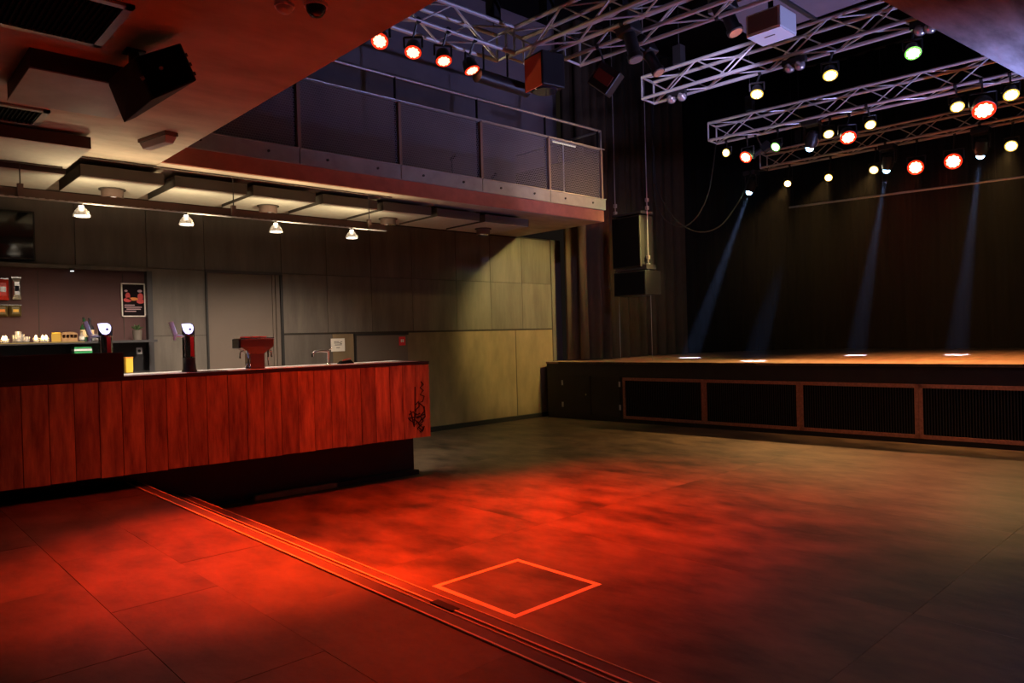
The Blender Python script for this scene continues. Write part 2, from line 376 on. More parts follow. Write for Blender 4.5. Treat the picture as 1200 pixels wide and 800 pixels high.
# worktop
wt = empty('worktop', tuple(barM @ Vector((-3, .4, ZT))), brz, label='brushed steel worktop running along the plank-clad bar', cat='worktop')
box('top_sheet', (-6.0, .02, ZT - .03), (-.02, .85, ZT), 'steel_top', wt, m=barM)
box('front_edge', (-6.0, -.004, ZT - .03), (0.0, .03, ZT + .004), 'dark_steel', wt, m=barM)
box('end_cap', (-.03, .0, ZT - .03), (0.0, .85, ZT + .004), 'dark_steel', wt, m=barM)
box('drip_mat', (-2.75, .12, ZT), (-2.35, .45, ZT + .008), 'chrome', wt, m=barM)
# graffiti on the last planks
def bar_pt(px, py, off=-.005): x, z = on_bar(px, py); return barM @ Vector((x, off, z))
strokes = [[(493, 447), (496, 450), (492, 454), (496, 457), (492, 462), (497, 464), (495, 470), (491, 472), (496, 476), (497, 482), (493, 486)],
           [(486, 453), (486, 478), (485, 500)], [(487, 474), (490, 470), (491, 476), (487, 480), (488, 486), (492, 484)],
           [(479, 486), (484, 482), (487, 488), (483, 494), (479, 491)], [(481, 481), (483, 490), (485, 499), (489, 494), (492, 499)],
           [(488, 490), (493, 488), (496, 493), (491, 497), (496, 501), (493, 506), (489, 502), (494, 497)], [(497, 476), (498, 488), (494, 492)],
           [(478, 490), (490, 488), (498, 485)], [(487, 484), (486, 492), (491, 495), (494, 490)], [(490, 500), (495, 505), (497, 499)]]
gb = B()
for s in strokes:
    gb.tube([bar_pt(*q) for q in s], .0075, 5)
gb.build('graffiti_tag', 'ink', bar)
bar.children[-1]['label'] = 'black scribbled graffiti tag down the end planks'
# black raised front at the far end of the bar
rx1, _z = on_bar(144.5, 428)
ri = empty('counter_riser', tuple(barM @ Vector((-4.6, .2, ZT))), brz, label='black raised glass-washer screen standing on the bar beside the beer taps', cat='riser')
box('front_panel', (-6.0, -.012, ZT + .004), (rx1, .02, 1.636), 'black_paint', ri, m=barM)
box('end_panel', (rx1 - .02, .02, ZT + .004), (rx1, .30, 1.636), 'black_paint', ri, m=barM)
box('top_edge', (-6.0, -.014, 1.636), (rx1 + .002, .05, 1.644), 'dark_steel', ri, m=barM)
box('lit_shelf', (-6.0, .32, 1.52), (-4.55, .60, 1.70), 'tray_red', ri, m=barM)
# ---- beer taps
def beer_tap(base, label, handle=True):
    b = Vector(base); r = empty('beer_tap', b, label=label, cat='beer tap', group='illuminated beer taps on the bar')
    mt = Matrix.Translation(b)
    B().lathe([(.074, 0), (.074, .015), (.064, .03), (.060, .13), (.066, .145)], 20, mt).build('foot', 'black_metal', r, smooth=True)
    B().lathe([(.060, .14), (.060, .36), (.064, .38)], 20, mt).build('column', 'chrome', r, smooth=True)
    box('column_badge', (-.004, -.0655, .16), (.030, -.050, .36), 'red_foil', r, m=mt)
    # tilted drop-shaped glowing badge on the head
    d = (CAM - (b + Vector((0, 0, .46)))).normalized()
    B().lathe([(.06, .375), (.062, .42), (.060, .47), (.040, .50), (.01, .505)], 20, mt).build('head', 'black_metal', r, smooth=True)
    hm = Matrix.Translation(b + Vector((0, 0, .445))) @ Matrix.Rotation(math.atan2(d.y, d.x) + PI / 2 - .1, 4, 'Z')
    prof = [(x_ * .88, z_ * .88) for x_, z_ in [(-.062, .055), (-.03, .06), (.03, .06), (.055, .045), (.066, .015), (.062, -.02), (.045, -.05), (.015, -.064), (-.02, -.055), (-.045, -.02)]]
    n = len(prof)
    lens = B(); lens.add([(x, -.075, z) for x, z in prof] + [(x * .96, -.055, z * .96) for x, z in prof], [tuple(range(n))[::-1], tuple(range(n, 2 * n))] + [(i, (i + 1) % n, n + (i + 1) % n, n + i) for i in range(n)], hm)
    lo = lens.build('glowing_badge', 'tap_glow', r); lo['label'] = 'white-blue glowing badge'
    B().lathe([(.012, 0), (.012, .004)], 10, hm @ Matrix.Translation((.025, -.076, -.005)) @ Matrix.Rotation(PI / 2, 4, 'X')).build('badge_mark', 'ink', lo)
    # spout and lever towards the back of the bar
    B().tube([b + Vector((-.04, .0, .37)), b + Vector((-.10, .0, .375)), b + Vector((-.135, .0, .37)), b + Vector((-.14, 0, .33))], .015, 8).build('spout', 'steel_top', r, smooth=True)
    B().box((-.02, -.02, 0), (.02, .02, .14), Matrix.Translation(b + Vector((-.13, 0, .385))) @ Matrix.Rotation(-.3, 4, 'Y')).build('lever', 'steel_top', r, bevel=.006)
    point(r, b + Vector((.02, -.12, .47)), (.5, .5, 1), .5, .03)
q = ony(222, 432, 7.75); beer_tap((q.x, q.y, ZT), 'chrome beer tap with glowing badge on the open steel worktop')
q = ony(124, 412, 7.75); beer_tap((q.x, q.y, ZT + .01), 'chrome beer tap with glowing badge behind the black riser')
# ---- copper draught tower
q = ony(299, 430, 7.75); b = Vector((q.x, 7.75, ZT))
tw = empty('draught_tower', b, label='copper T-shaped draught tower with red top on the bar', cat='beer tower')
mt = Matrix.Translation(b)
def taper(name, z0, z1, w0, w1, d0, d1, m_, parent, x=0, bev=.01):
    o = B().add([(x - w0, -d0, z0), (x + w0, -d0, z0), (x + w0, d0, z0), (x - w0, d0, z0), (x - w1, -d1, z1), (x + w1, -d1, z1), (x + w1, d1, z1), (x - w1, d1, z1)],
                [(0, 3, 2, 1), (4, 5, 6, 7), (0, 1, 5, 4), (1, 2, 6, 5), (2, 3, 7, 6), (3, 0, 4, 7)], mt)
    return o.build(name, m_, parent, bevel=bev)
taper('column', 0, .17, .085, .085, .07, .07, 'copper', tw)
taper('neck', .165, .235, .085, .18, .07, .085, 'copper', tw)
taper('head', .23, .325, .185, .19, .088, .09, 'copper', tw)
taper('end_cap', .225, .33, .012, .012, .092, .094, 'black_metal', tw, x=-.20)
taper('top_plate', .325, .338, .192, .192, .092, .092, 'chrome', tw, bev=.003)
for x in (-.10, -.01, .08): taper('top_badge', .338, .352, .035, .035, .06, .06, 'sign_red', tw, x=x, bev=.003)
for s in (-1, 1):
    B().tube([b + Vector((s * .09, -.02, .19)), b + Vector((s * .15, -.03, .195)), b + Vector((s * .175, -.03, .18)), b + Vector((s * .178, -.03, .12))], .009, 8).build('spout', 'chrome', tw, smooth=True)
    B().tube([b + Vector((s * .12, -.075, .20)), b + Vector((s * .11, -.085, .12)), b + Vector((s * .115, -.085, .03))], .008, 8).build('rod', 'chrome', tw, smooth=True)
B().lathe([(.028, 0), (.03, .05), (.022, .06)], 12, mt @ Matrix.Translation((-.115, -.09, 0))).build('cup_holder', 'chrome', tw, smooth=True)
# ---- sink tap
q = ony(385, 428, 7.75); b = Vector((q.x, q.y, ZT))
fa = empty('sink_tap', b, label='chrome swan-neck sink tap at the end of the bar worktop', cat='tap')
B().lathe([(.026, 0), (.026, .01), (.014, .02), (.014, .15), (.018, .16), (.018, .175), (.004, .18)], 14, Matrix.Translation(b)).build('body', 'chrome', fa, smooth=True)
B().tube([b + Vector((0, 0, .155)), b + Vector((-.10, 0, .165)), b + Vector((-.18, -.01, .16)), b + Vector((-.205, -.01, .14)), b + Vector((-.208, -.01, .10))], .012, 8).build('spout', 'chrome', fa, smooth=True)
B().tube([b + Vector((0, 0, .17)), b + Vector((.02, -.05, .19))], .006, 6).build('lever', 'chrome', fa)
# small things by the sink
for i, (px, lab) in enumerate(((405, 'black folded bar cloth beside the chrome sink tap'),)):
    q = ony(px, 424, 7.8); b = Vector((q.x, q.y, ZT))
    c = empty('bar_cloth', b, label=lab, cat='cloth')
    B().add([(-.10, -.05, 0), (.10, -.05, 0), (.10, .05, 0), (-.10, .05, 0), (-.07, -.03, .03), (.06, -.02, .05), (.08, .04, .02), (-.06, .04, .035)],
            [(0, 3, 2, 1), (4, 5, 6, 7), (0, 1, 5, 4), (1, 2, 6, 5), (2, 3, 7, 6), (3, 0, 4, 7)], Matrix.Translation(b)).build('folded_cloth', 'black_matte', c, smooth=True, bevel=.01)
    B().tube([b + Vector((-.06, -.03, .04)), b + Vector((0, -.04, .055)), b + Vector((.06, -.02, .06))], .008, 6).build('hem', 'red_foil', c)

# ================================================================== BACK BAR
ND = .45                                    # niche depth is in front of the back panel
nb = struct(box('wall_back_bar', (-1.0, WY - .01, 0.36), (3.11, WY + .02, 2.70), 'niche_back'))
for x in (0.9, 1.86, 2.82): box('seam_strip', (x - .004, WY - .013, 1.8), (x + .004, WY - .008, 2.66), 'joint', nb)
cu = empty('back_bar_cabinet', (1.5, WY - .3, .36), label='dark back-bar cabinet with pale head ledge and bottle shelf', cat='cabinet')
box('head_ledge', (-1.0, WY - .10, 2.70), (3.12, WY, 2.745), 'steel_panel', cu)
box('side_post', (3.09, WY - .12, .36), (3.155, WY, 2.70), 'niche_dark', cu)
box('shelf', (-1.0, WY - .48, 1.745), (3.09, WY - .012, 1.775), 'niche_dark', cu)
box('under_back', (-1.0, WY - .02, .36), (3.09, WY - .012, 1.745), 'niche_dark', cu)
box('lower_counter', (-1.0, WY - .62, .36), (3.09, WY - .03, 1.33), 'niche_dark', cu)
box('counter_top', (-1.0, WY - .66, 1.33), (3.09, WY - .03, 1.36), 'dark_steel', cu)
box('shelf_light_strip', (-1.0, WY - .482, 1.762), (2.25, WY - .474, 1.772), 'shelf_glow', cu)
SH = 1.775; SY = WY - .30
def bottle(x, y, z, h, r, m_, label, lm='label_cream', group='bottles on the back-bar shelf'):
    o = empty('bottle', (x, y, z), label=label, cat='bottle', group=group); mt = Matrix.Translation((x, y, z))
    B().lathe([(r * .9, 0), (r, .01), (r, h * .55), (r * .8, h * .64), (r * .36, h * .74), (r * .34, h * .95), (r * .4, h * .96)], 14, mt).build('glass_body', m_, o, smooth=True)
    B().lathe([(r * .42, h * .93), (r * .42, h)], 10, mt).build('cap', 'black_metal', o)
    B().lathe([(r * 1.02, h * .18), (r * 1.02, h * .48)], 14, mt).build('paper_label', lm, o, smooth=True)
bx = lambda px: ony(px, 395, SY).x
bottle(bx(99), SY, SH, .30, .045, 'green_glass', 'dark green bottle with cream label on the back-bar shelf, nearer the crate')
bottle(bx(105), SY - .03, SH, .29, .045, 'dark_glass', 'dark bottle with cream label on the back-bar shelf, beside the green bottle')
bottle(bx(94), SY - .08, SH, .12, .03, 'glassware', 'short clear bottle in front of the green bottle on the back-bar shelf', 'paper')
def glass(x, y, z, h, r, label):
    o = empty('drinking_glass', (x, y, z), label=label, cat='glass', group='glasses on the back-bar shelf'); mt = Matrix.Translation((x, y, z))
    B().lathe([(r * .8, 0), (r * .82, .008), (r * .86, h * .3), (r, h), (r * .93, h), (r * .78, h * .25), (r * .2, h * .12)], 14, mt).build('bowl', 'glassware', o, smooth=True)
    B().lathe([(r * .84, h * .05), (r * .9, h * .12)], 14, mt).build('base_ring', 'chrome', o, smooth=True)
for i, (px, h) in enumerate(((17, .09), (19.5, .13), (24, .10), (29, .07), (108, .09), (113, .08), (116, .10))):
    glass(bx(px), SY - .05 - .06 * (i % 2), SH, h, .035, ['low glass nearest the snack packs on the back-bar shelf', 'tallest glass on the back-bar shelf', 'medium glass beside the tallest glass on the back-bar shelf', 'shortest glass beside the tea lights on the back-bar shelf', 'low glass right beside the dark bottle', 'shortest of the three glasses past the dark bottle', 'tallest of the three glasses past the dark bottle'][i])
def tealight(x, y, z, label):
    o = empty('tea_light', (x, y, z), label=label, cat='candle', group='tea lights on the back-bar shelf'); mt = Matrix.Translation((x, y, z))
    B().lathe([(.03, 0), (.034, .05), (.030, .05), (.026, .01)], 12, mt).build('cup', 'glassware', o, smooth=True)
    B().lathe([(.004, .03), (.016, .045), (.012, .065), (.002, .085)], 8, mt).build('flame', 'flame', o, smooth=True)
for px in (2, 5, 40, 48, 52): tealight(bx(px), SY - .1, SH, {2: 'burning tea light below the orange-printed snack pack, pair by the glasses', 5: 'burning tea light below the orange-printed snack pack, pair by the glasses', 40: 'single burning tea light on the shelf past the shortest glass', 48: 'burning tea light of the pair beside the amber jar', 52: 'burning tea light of the pair beside the amber jar'}[px])
point(cu, (1.55, SY - .25, SH + .12), (1, .6, .25), 2.0, .05)
# glowing honey jar and crate
o = empty('amber_jar', (bx(66), SY, SH), label='glowing amber jar left of the small wooden crate on the shelf', cat='jar')
B().lathe([(.05, 0), (.052, .09), (.045, .10)], 16, Matrix.Translation((bx(66), SY, SH))).build('jar_body', emis('amber_glow', (1, .50, .08), 0.7), o, smooth=True)
B().lathe([(.047, .10), (.047, .115)], 16, Matrix.Translation((bx(66), SY, SH))).build('lid', 'yellow', o, smooth=True)
x = bx(80); o = empty('wooden_crate', (x, SY, SH), label='small wooden crate with arched top between amber jar and bottles', cat='crate')
box('crate_base', (x - .085, SY - .07, SH), (x + .085, SY + .07, SH + .045), 'wood_crate', o)
for k in range(5): box('divider', (x - .085 + k * .0415, SY - .07, SH + .045), (x - .075 + k * .04, SY + .07, SH + .085), 'wood_crate', o)
B().prism([(x + .09 * math.cos(a), SH + .085 + .035 * math.sin(a)) for a in [PI * i / 10 for i in range(11)]], -SY - .075, -SY + .075, Matrix(((1, 0, 0, 0), (0, 0, -1, 0), (0, 1, 0, 0), (0, 0, 0, 1)))).build('arched_lid', 'wood_crate', o)
# green carton, yellow box, plant pot, socket below
x = ony(96, 408, WY - .35).x; o = empty('green_carton', (x, WY - .35, 1.36), label='stack of flat green cartons on the counter under the bottle shelf', cat='carton')
for k in range(4): box('carton_layer', (x - .10, WY - .43, 1.60 + k * .028 - .24 * 0), (x + .10 - .004 * k, WY - .27, 1.624 + k * .028), 'green_pack' if k != 2 else 'white_plastic', o)
box('carton_box', (x - .09, WY - .42, 1.36), (x + .09, WY - .28, 1.60), 'dark_steel', o)
q = ony(150, 421, WY - .45); o = empty('yellow_box', (q.x, WY - .45, 1.36), label='small yellow box on the back-bar counter below the plant pot', cat='box')
box('box_body', (q.x - .04, WY - .5, 1.36), (q.x + .045, WY - .42, 1.545), 'yellow', o, bevel=.004)
box('box_lid', (q.x - .042, WY - .502, 1.545), (q.x + .047, WY - .418, 1.56), 'orange_print', o)
q = ony(163, 411, WY - .02); o = empty('wall_socket', (q.x, WY - .02, q.z), label='white wall socket under the back-bar shelf', cat='socket')
box('face_plate', (q.x - .035, WY - .03, q.z - .045), (q.x + .035, WY - .012, q.z + .045), 'white_plastic', o, bevel=.004)
B().rod((q.x, WY - .034, q.z), (q.x, WY - .028, q.z), .02, 14).build('socket_well', 'ink', o)
x = bx(161); o = empty('plant_pot', (x, SY, SH), label='dark leafy plant in a pale pot on the back-bar shelf under the poster', cat='plant')
B().lathe([(.05, 0), (.06, .13), (.055, .13), (.045, .11)], 14, Matrix.Translation((x, SY, SH))).build('pot', 'steel_panel', o, smooth=True)
for k in range(9):
    a = k * .7; rr = .05 + .02 * (k % 3)
    c = Vector((x, SY, SH + .12)); t = c + Vector((rr * math.cos(a), rr * math.sin(a), .05 + .012 * (k % 4))); s = Vector((-math.sin(a), math.cos(a), 0)) * .018
    B().add([c, (c + t) / 2 + s + Vector((0, 0, .02)), t, (c + t) / 2 - s + Vector((0, 0, .02)), (c + t) / 2 + Vector((0, 0, .012))], [(0, 4, 1), (1, 4, 2), (2, 4, 3), (3, 4, 0), (0, 1, 2, 3)]).build('leaf', 'plant', o)
# hanging snack packs
for px, py, w_, h_, m1, m2, lab in ((3, 339, .13, .26, 'red_foil', 'silver_foil', 'red snack pack pegged up on the back-bar wall'), (19.5, 338, .10, .27, 'silver_foil', 'dark_glass', 'silver foil snack pack beside the red pack on the back-bar wall'),
                                  (2, 364, .13, .14, 'gold_bag', 'orange_print', 'dark snack pack with orange print below the red pack'), (18, 364, .13, .14, 'gold_bag', 'yellow', 'dark snack pack with yellow print below the silver pack')):
    q = ony(px, py, WY - .06); o = empty('snack_pack', (q.x, WY - .06, q.z - h_ / 2), label=lab, cat='snack pack')
    x, z = q.x, q.z
    B().add([(x - w_ / 2, WY - .05, z - h_ / 2), (x + w_ / 2, WY - .05, z - h_ / 2), (x + w_ / 2, WY - .05, z + h_ / 2), (x - w_ / 2, WY - .05, z + h_ / 2),
             (x - w_ * .3, WY - .09, z - h_ * .3), (x + w_ * .3, WY - .09, z - h_ * .3), (x + w_ * .3, WY - .09, z + h_ * .3), (x - w_ * .3, WY - .09, z + h_ * .3)],
            [(0, 1, 2, 3), (4, 7, 6, 5), (0, 4, 5, 1), (1, 5, 6, 2), (2, 6, 7, 3), (3, 7, 4, 0)]).build('bag', m1, o, bevel=.006)
    box('print_block', (x - w_ * .22, WY - .094, z - h_ * .12), (x + w_ * .22, WY - .089, z + h_ * .12), m2, o)
    box('top_seal', (x - w_ * .5, WY - .056, z + h_ * .46), (x + w_ * .5, WY - .044, z + h_ * .53), 'silver_foil', o)
    B().rod((x, WY - .07, z + h_ * .5), (x, WY - .008, z + h_ * .5), .004, 6).build('peg', 'chrome', o)
# poster
q0, q1 = ony(141.5, 331.5, WY - .02), ony(171.5, 371, WY - .02)
x0, x1, z0, z1 = q0.x, q1.x - .01, q1.z, q0.z; yy = WY - .024
po = empty('concert_poster', ((x0 + x1) / 2, yy, z0), label='framed dark concert poster with red figures on the back-bar wall', cat='poster')
box('print', (x0 + .012, yy, z0 + .012), (x1 - .012, yy + .008, z1 - .012), 'poster_dark', po)
for a, b in (((x0, z0), (x1, z0 + .014)), ((x0, z1 - .014), (x1, z1)), ((x0, z0), (x0 + .014, z1)), ((x1 - .014, z0), (x1, z1))):
    box('frame_bar', (a[0], yy - .008, a[1]), (b[0], yy + .012, b[1]), 'paper', po)
W_, H_ = x1 - x0, z1 - z0
def pz(u, v, r1, r2, m_): B().lathe([(r1, 0), (r1, .002)], 14, Matrix.Translation((x0 + u * W_, yy - .0005, z0 + v * H_)) @ Matrix.Rotation(PI / 2, 4, 'X') @ Matrix.Diagonal((1, r2 / r1, 1, 1))).build('printed_shape', m_, po)
pz(.27, .62, .03, .045, 'poster_red'); pz(.80, .60, .035, .05, 'poster_red'); pz(.26, .50, .05, .03, 'poster_red'); pz(.80, .46, .05, .03, 'poster_red')
pz(.5, .53, .06, .022, 'poster_orange'); pz(.78, .77, .03, .018, 'poster_pale'); pz(.2, .77, .02, .015, 'poster_pale')
for v, a, b in ((.33, .12, .55), (.27, .12, .85), (.21, .2, .8), (.15, .12, .6)): box('printed_line', (x0 + a * W_, yy - .002, z0 + v * H_), (x0 + b * W_, yy + .001, z0 + (v + .03) * H_), 'poster_pale', po)
# television
q0, q1 = ony(40, 248, WY - .06), ony(40, 305, WY - .06)
tv = empty('television', (1.2, WY - .06, q1.z), label='flat black television on the wall above the back bar', cat='television')
box('casing', (q0.x - 1.15, WY - .07, q1.z), (q0.x, WY - .003, q0.z), 'black_paint', tv, bevel=.006)
box('screen', (q0.x - 1.13, WY - .073, q1.z + .02), (q0.x - .02, WY - .069, q0.z - .02), 'screen', tv)
# tiny niche spotlight
q = ony(87, 318, WY - .2); o = empty('niche_spotlight', (q.x, WY - .2, q.z), label='tiny recessed spotlight under the back-bar head ledge', cat='lamp')
B().lathe([(.03, 0), (.035, .03)], 12, Matrix.Translation((q.x, WY - .09, 2.67))).build('can', 'dark_steel', o)
B().lathe([(.018, 0), (.02, .004)], 12, Matrix.Translation((q.x, WY - .09, 2.665))).build('lens', 'spot_dot', o)
# cabinet ledge right of niche
q = ony(165, 431, WY - .55); 
# notice and fire sign
q = ony(396, 404, WY - .004); o = empty('paper_notice', (q.x, WY, q.z - .09), label='white printed paper notice stuck on the wall above the sink', cat='notice')
box('sheet', (q.x - .125, WY - .006, q.z - .105), (q.x + .125, WY - .002, q.z + .105), 'paper', o)
for k, (a, b, z) in enumerate(((-.07, .02, .05), (.04, .08, .045), (-.07, .05, .025), (.04, .075, .015), (-.06, .07, -.005), (-.03, .03, -.05))):
    box('printed_line', (q.x + a, WY - .0075, q.z + z), (q.x + b, WY - .005, q.z + z + .01), 'ink', o)
q = ony(471.5, 399.5, WY - .02); o = empty('fire_sign', (q.x, WY, q.z - .07), label='small red fire equipment sign beside the grey wall hatch', cat='sign')
box('plate', (q.x - .068, WY - .018, q.z - .075), (q.x + .068, WY - .012, q.z + .075), 'sign_red', o, bevel=.003)
box('white_symbol', (q.x - .03, WY - .021, q.z - .02), (q.x - .005, WY - .017, q.z + .03), 'white_plastic', o)
box('white_symbol', (q.x + .005, WY - .021, q.z - .02), (q.x + .03, WY - .017, q.z + .03), 'white_plastic', o)

# ================================================================== LIGHT TRACK OVER THE BAR
RY = 8.57; RZ = 3.20; RX1 = 5.66
tr = empty('lighting_track', (3.2, RY, RZ), label='long slotted metal lighting track hung on rods above the bar', cat='track')
box('channel_web', (-.6, RY + .03, RZ), (RX1, RY + .035, RZ + .10), 'tray_red', tr)
box('channel_lip', (-.6, RY - .02, RZ), (RX1, RY + .035, RZ + .006), 'alu', tr)
nn = 0
bb = B(); x = -.5
while x < RX1 - .05: bb.box((x, RY - .024, RZ - .004), (x + .05, RY - .018, RZ + .010)); x += .085
so = bb.build('slot_edge', 'alu', tr); so['kind'] = 'stuff'
for px, py in ((24, 229), (274, 253), (433, 268)):
    q = ony(px, py, RY)
    B().rod((q.x, RY, RZ + .12), (q.x, RY, SOF if q.x > 1.8 else 3.55), .006, 6).build('rod', 'dark_steel', tr)
    box('hanger', (q.x - .025, RY - .015, RZ + .0), (q.x + .025, RY + .03, RZ + .14), 'tray_red', tr)
for i, x in enumerate((1.915, 2.969, 4.041, 5.111)):
    names = ['track spotlight with glass bell shade beside the first beer tap', 'track spotlight with glass bell shade above the draught tower side', 'track spotlight with glass bell shade above the sink side', 'track spotlight with glass bell shade at the track end', 'track spotlight with glass bell shade near the television']
    o = empty('track_spotlight', (x, RY, RZ - .14), label=names[i], cat='lamp', group='spotlights on the bar lighting track'); mt = Matrix.Translation((x, RY, RZ - .14))
    B().lathe([(.02, .10), (.02, .14)], 10, mt).build('clip', 'chrome', o)
    B().lathe([(.022, .06), (.024, .11), (.018, .115)], 12, mt).build('lamp_holder', 'bulb_warm', o, smooth=True)
    B().lathe([(.080, 0), (.082, .012), (.070, .05), (.045, .085), (.028, .10), (.026, .095), (.042, .08), (.066, .047), (.076, .012)], 20, mt).build('bell_shade', 'bell_glass', o, smooth=True)
    B().lathe([(.066, .004), (.066, .010)], 18, mt).build('diffuser', 'bulb_warm', o)
    spot(o, (x, RY, RZ - .15), (0, .42, -1), (1.0, .82, .64), 270, 118, .9, .05)
    spot(o, (x + .16, RY - .03, RZ - .17), (0, .05, 1), (1.0, .78, .46), 26, 170, .5, .05)  # added upward spot below the bell, brightens soffit and panels
# cable along the soffit, and clipped under the big panel
B().rod((1.86, RY - .03, SOF - .012), (5.75, RY - .03, SOF - .012), .010, 6).build('soffit_conduit', 'acoustic_edge'); tag(bpy.data.objects['soffit_conduit'], 'thin dark conduit along the balcony soffit above the lighting track', 'conduit')
o = B().rod((.2, RY - .03, 3.542), (1.75, RY - .03, 3.542), .009, 6).build('panel_conduit', 'acoustic_edge'); tag(o, 'thin dark conduit clipped under the wide acoustic panel', 'conduit')
# ---- acoustic panels under the soffit
def acoustic(x0, x1, y0, y1, z0, z1, label):
    o = empty('acoustic_panel', ((x0 + x1) / 2, (y0 + y1) / 2, z0), label=label, cat='acoustic panel', group='acoustic panels under the soffit')
    box('frame_box', (x0, y0, z0 + .004), (x1, y1, z1), 'acoustic_edge', o)
    box('felt_face', (x0 + .004, y0 + .004, z0), (x1 - .004, y1 - .004, z0 + .006), 'acoustic_panel', o)
    for xx in (x0 + .1, x1 - .1): box('hanger_block', (xx - .03, (y0 + y1) / 2 - .03, z1), (xx + .03, (y0 + y1) / 2 + .03, SOF), 'dark_steel', o)
P0 = [1.93, 2.88, 3.79, 4.73, 5.66, 6.60, 7.54]
for i, x in enumerate(P0):
    acoustic(x, x + (.83 if i < 6 else .95), 8.62, 9.62, 3.50, 3.625, ('vented' if i in (0, 2, 4, 6) else 'plain') + ' acoustic panel above the track, ' + ['first', 'second', 'third', 'fourth', 'fifth', 'sixth', 'last'][i] + ' counted from the gallery edge towards the stage')
    if i in (0, 2, 4, 6):
        xx = x + .44; yy = 9.18
        v = empty('ceiling_vent', (xx, yy, 3.40), label='round steel vent under the ' + ['first', '', 'third', '', 'fifth', '', 'last'][i] + ' acoustic panel from the gallery edge', cat='vent', group='round vents under the acoustic panels'); mt = Matrix.Translation((xx, yy, 3.40))
        B().lathe([(.115, .0), (.115, .10)], 20, mt).build('drum', 'tray_red', v, smooth=True)
        B().lathe([(.14, .088), (.14, .10)], 20, mt).build('flange', 'acoustic_edge', v, smooth=True)
        B().lathe([(.09, -.012), (.10, .002)], 20, mt).build('grille', 'chrome', v, smooth=True)
acoustic(.2, 1.80, 7.62, 8.62, 3.55, 3.66, 'wide dark-edged acoustic panel beside the black loudspeaker box')
acoustic(.2, 1.80, 8.66, 9.62, 3.50, 3.60, 'wide acoustic panel next to the long wall near the television')
# ---- ceiling grilles
def grille(x0, x1, y0, y1, label):
    o = empty('ceiling_grille', ((x0 + x1) / 2, (y0 + y1) / 2, SOF), label=label, cat='vent')
    box('backing', (x0, y0, SOF - .004), (x1, y1, SOF + .0), 'black_matte', o)
    t = .05
    for a, b in (((x0, y0), (x1, y0 + t)), ((x0, y1 - t), (x1, y1)), ((x0, y0), (x0 + t, y1)), ((x1 - t, y0), (x1, y1))):
        box('frame_bar', (a[0], a[1], SOF - .02), (b[0], b[1], SOF), 'rail_steel', o)
    n = int((x1 - x0 - 2 * t) / .03)
    for k in range(n):
        xx = x0 + t + (k + .5) * (x1 - x0 - 2 * t) / n
        box('slat', (xx - .004, y0 + t, SOF - .018), (xx + .004, y1 - t, SOF - .003), 'black_matte', o)
grille(.30, 1.335, 4.58, 5.34, 'large dark slatted ceiling grille beside the hanging loudspeaker')
grille(.45, 1.37, 7.05, 7.58, 'small dark slatted ceiling grille beside the wide acoustic panel')
# ---- bulkhead box and loudspeaker
o = empty('ceiling_duct_box', (1.3, 6.05, 3.55), label='grey boxed-in duct under the gallery ceiling behind the black loudspeaker', cat='duct')
box('casing', (.99, 5.65, 3.56), (1.70, 6.50, SOF), 'black_paint', o)
box('bottom_sheet', (.985, 5.645, 3.55), (1.705, 6.505, 3.56), 'galvanised', o)
sp = empty('hanging_loudspeaker', (1.42, 4.75, 3.3), label='black loudspeaker cabinet tilted under the gallery ceiling', cat='loudspeaker')
def at_depth(px, py, D): return CAM + (ROT @ _ray(px, py)) * (D / F)
k0, k1, k3, k4 = at_depth(178, 117, 4.55), at_depth(157, 67, 4.61), at_depth(231, 94, 4.64), at_depth(212, 50, 4.69)   # front corners
k2, k5 = at_depth(145, 144, 4.92), at_depth(125, 95, 5.16)                                                            # tapered back
k6, k7 = k2 + (k3 - k0) * .30, k5 + (k4 - k1) * .30
B().add([k0, k3, k6, k2, k1, k4, k7, k5], [(0, 3, 2, 1), (4, 5, 6, 7), (0, 1, 5, 4), (1, 2, 6, 5), (2, 3, 7, 6), (3, 0, 4, 7)]).build('cabinet', 'black_paint', sp, bevel=.008)
fn = (k1 - k0).cross(k3 - k0).normalized(); fn = fn if fn.dot(CAM - k0) > 0 else -fn
def onf(u, v, o=0.0): return k0 * (1 - u) * (1 - v) + k3 * u * (1 - v) + k1 * (1 - u) * v + k4 * u * v + fn * o
B().add([onf(.04, .05, -.002), onf(.96, .05, -.002), onf(.96, .95, -.002), onf(.04, .95, -.002), onf(.04, .05, .008), onf(.96, .05, .008), onf(.96, .95, .008), onf(.04, .95, .008)],
        [(0, 3, 2, 1), (4, 5, 6, 7), (0, 1, 5, 4), (1, 2, 6, 5), (2, 3, 7, 6), (3, 0, 4, 7)]).build('front_grille', 'black_matte', sp)
B().rod(onf(.42, .55, .006), onf(.42, .55, .012), .014, 10).build('badge', 'clear_plastic', sp)
e_ = (k0 + k1) / 2; B().rod(e_ - (k3 - k0).normalized() * .012, e_ + (k3 - k0).normalized() * .012, .013, 10).build('fixing_eye', 'galvanised', sp)
for v in (.25, .5, .75): B().rod(onf(1.03, v, -.03), onf(.97, v, -.03), .012, 8).build('fixing_eye', 'black_metal', sp)
cm = (k1 + k4 + k7 + k5) / 4; B().rod(cm - Vector((0, 0, .02)), (cm.x, cm.y, SOF), .035, 10).build('ceiling_mount', 'black_metal', sp)
box('mounting_plate', (cm.x - .06, cm.y - .06, SOF - .012), (cm.x + .06, cm.y + .06, SOF), 'black_metal', sp)
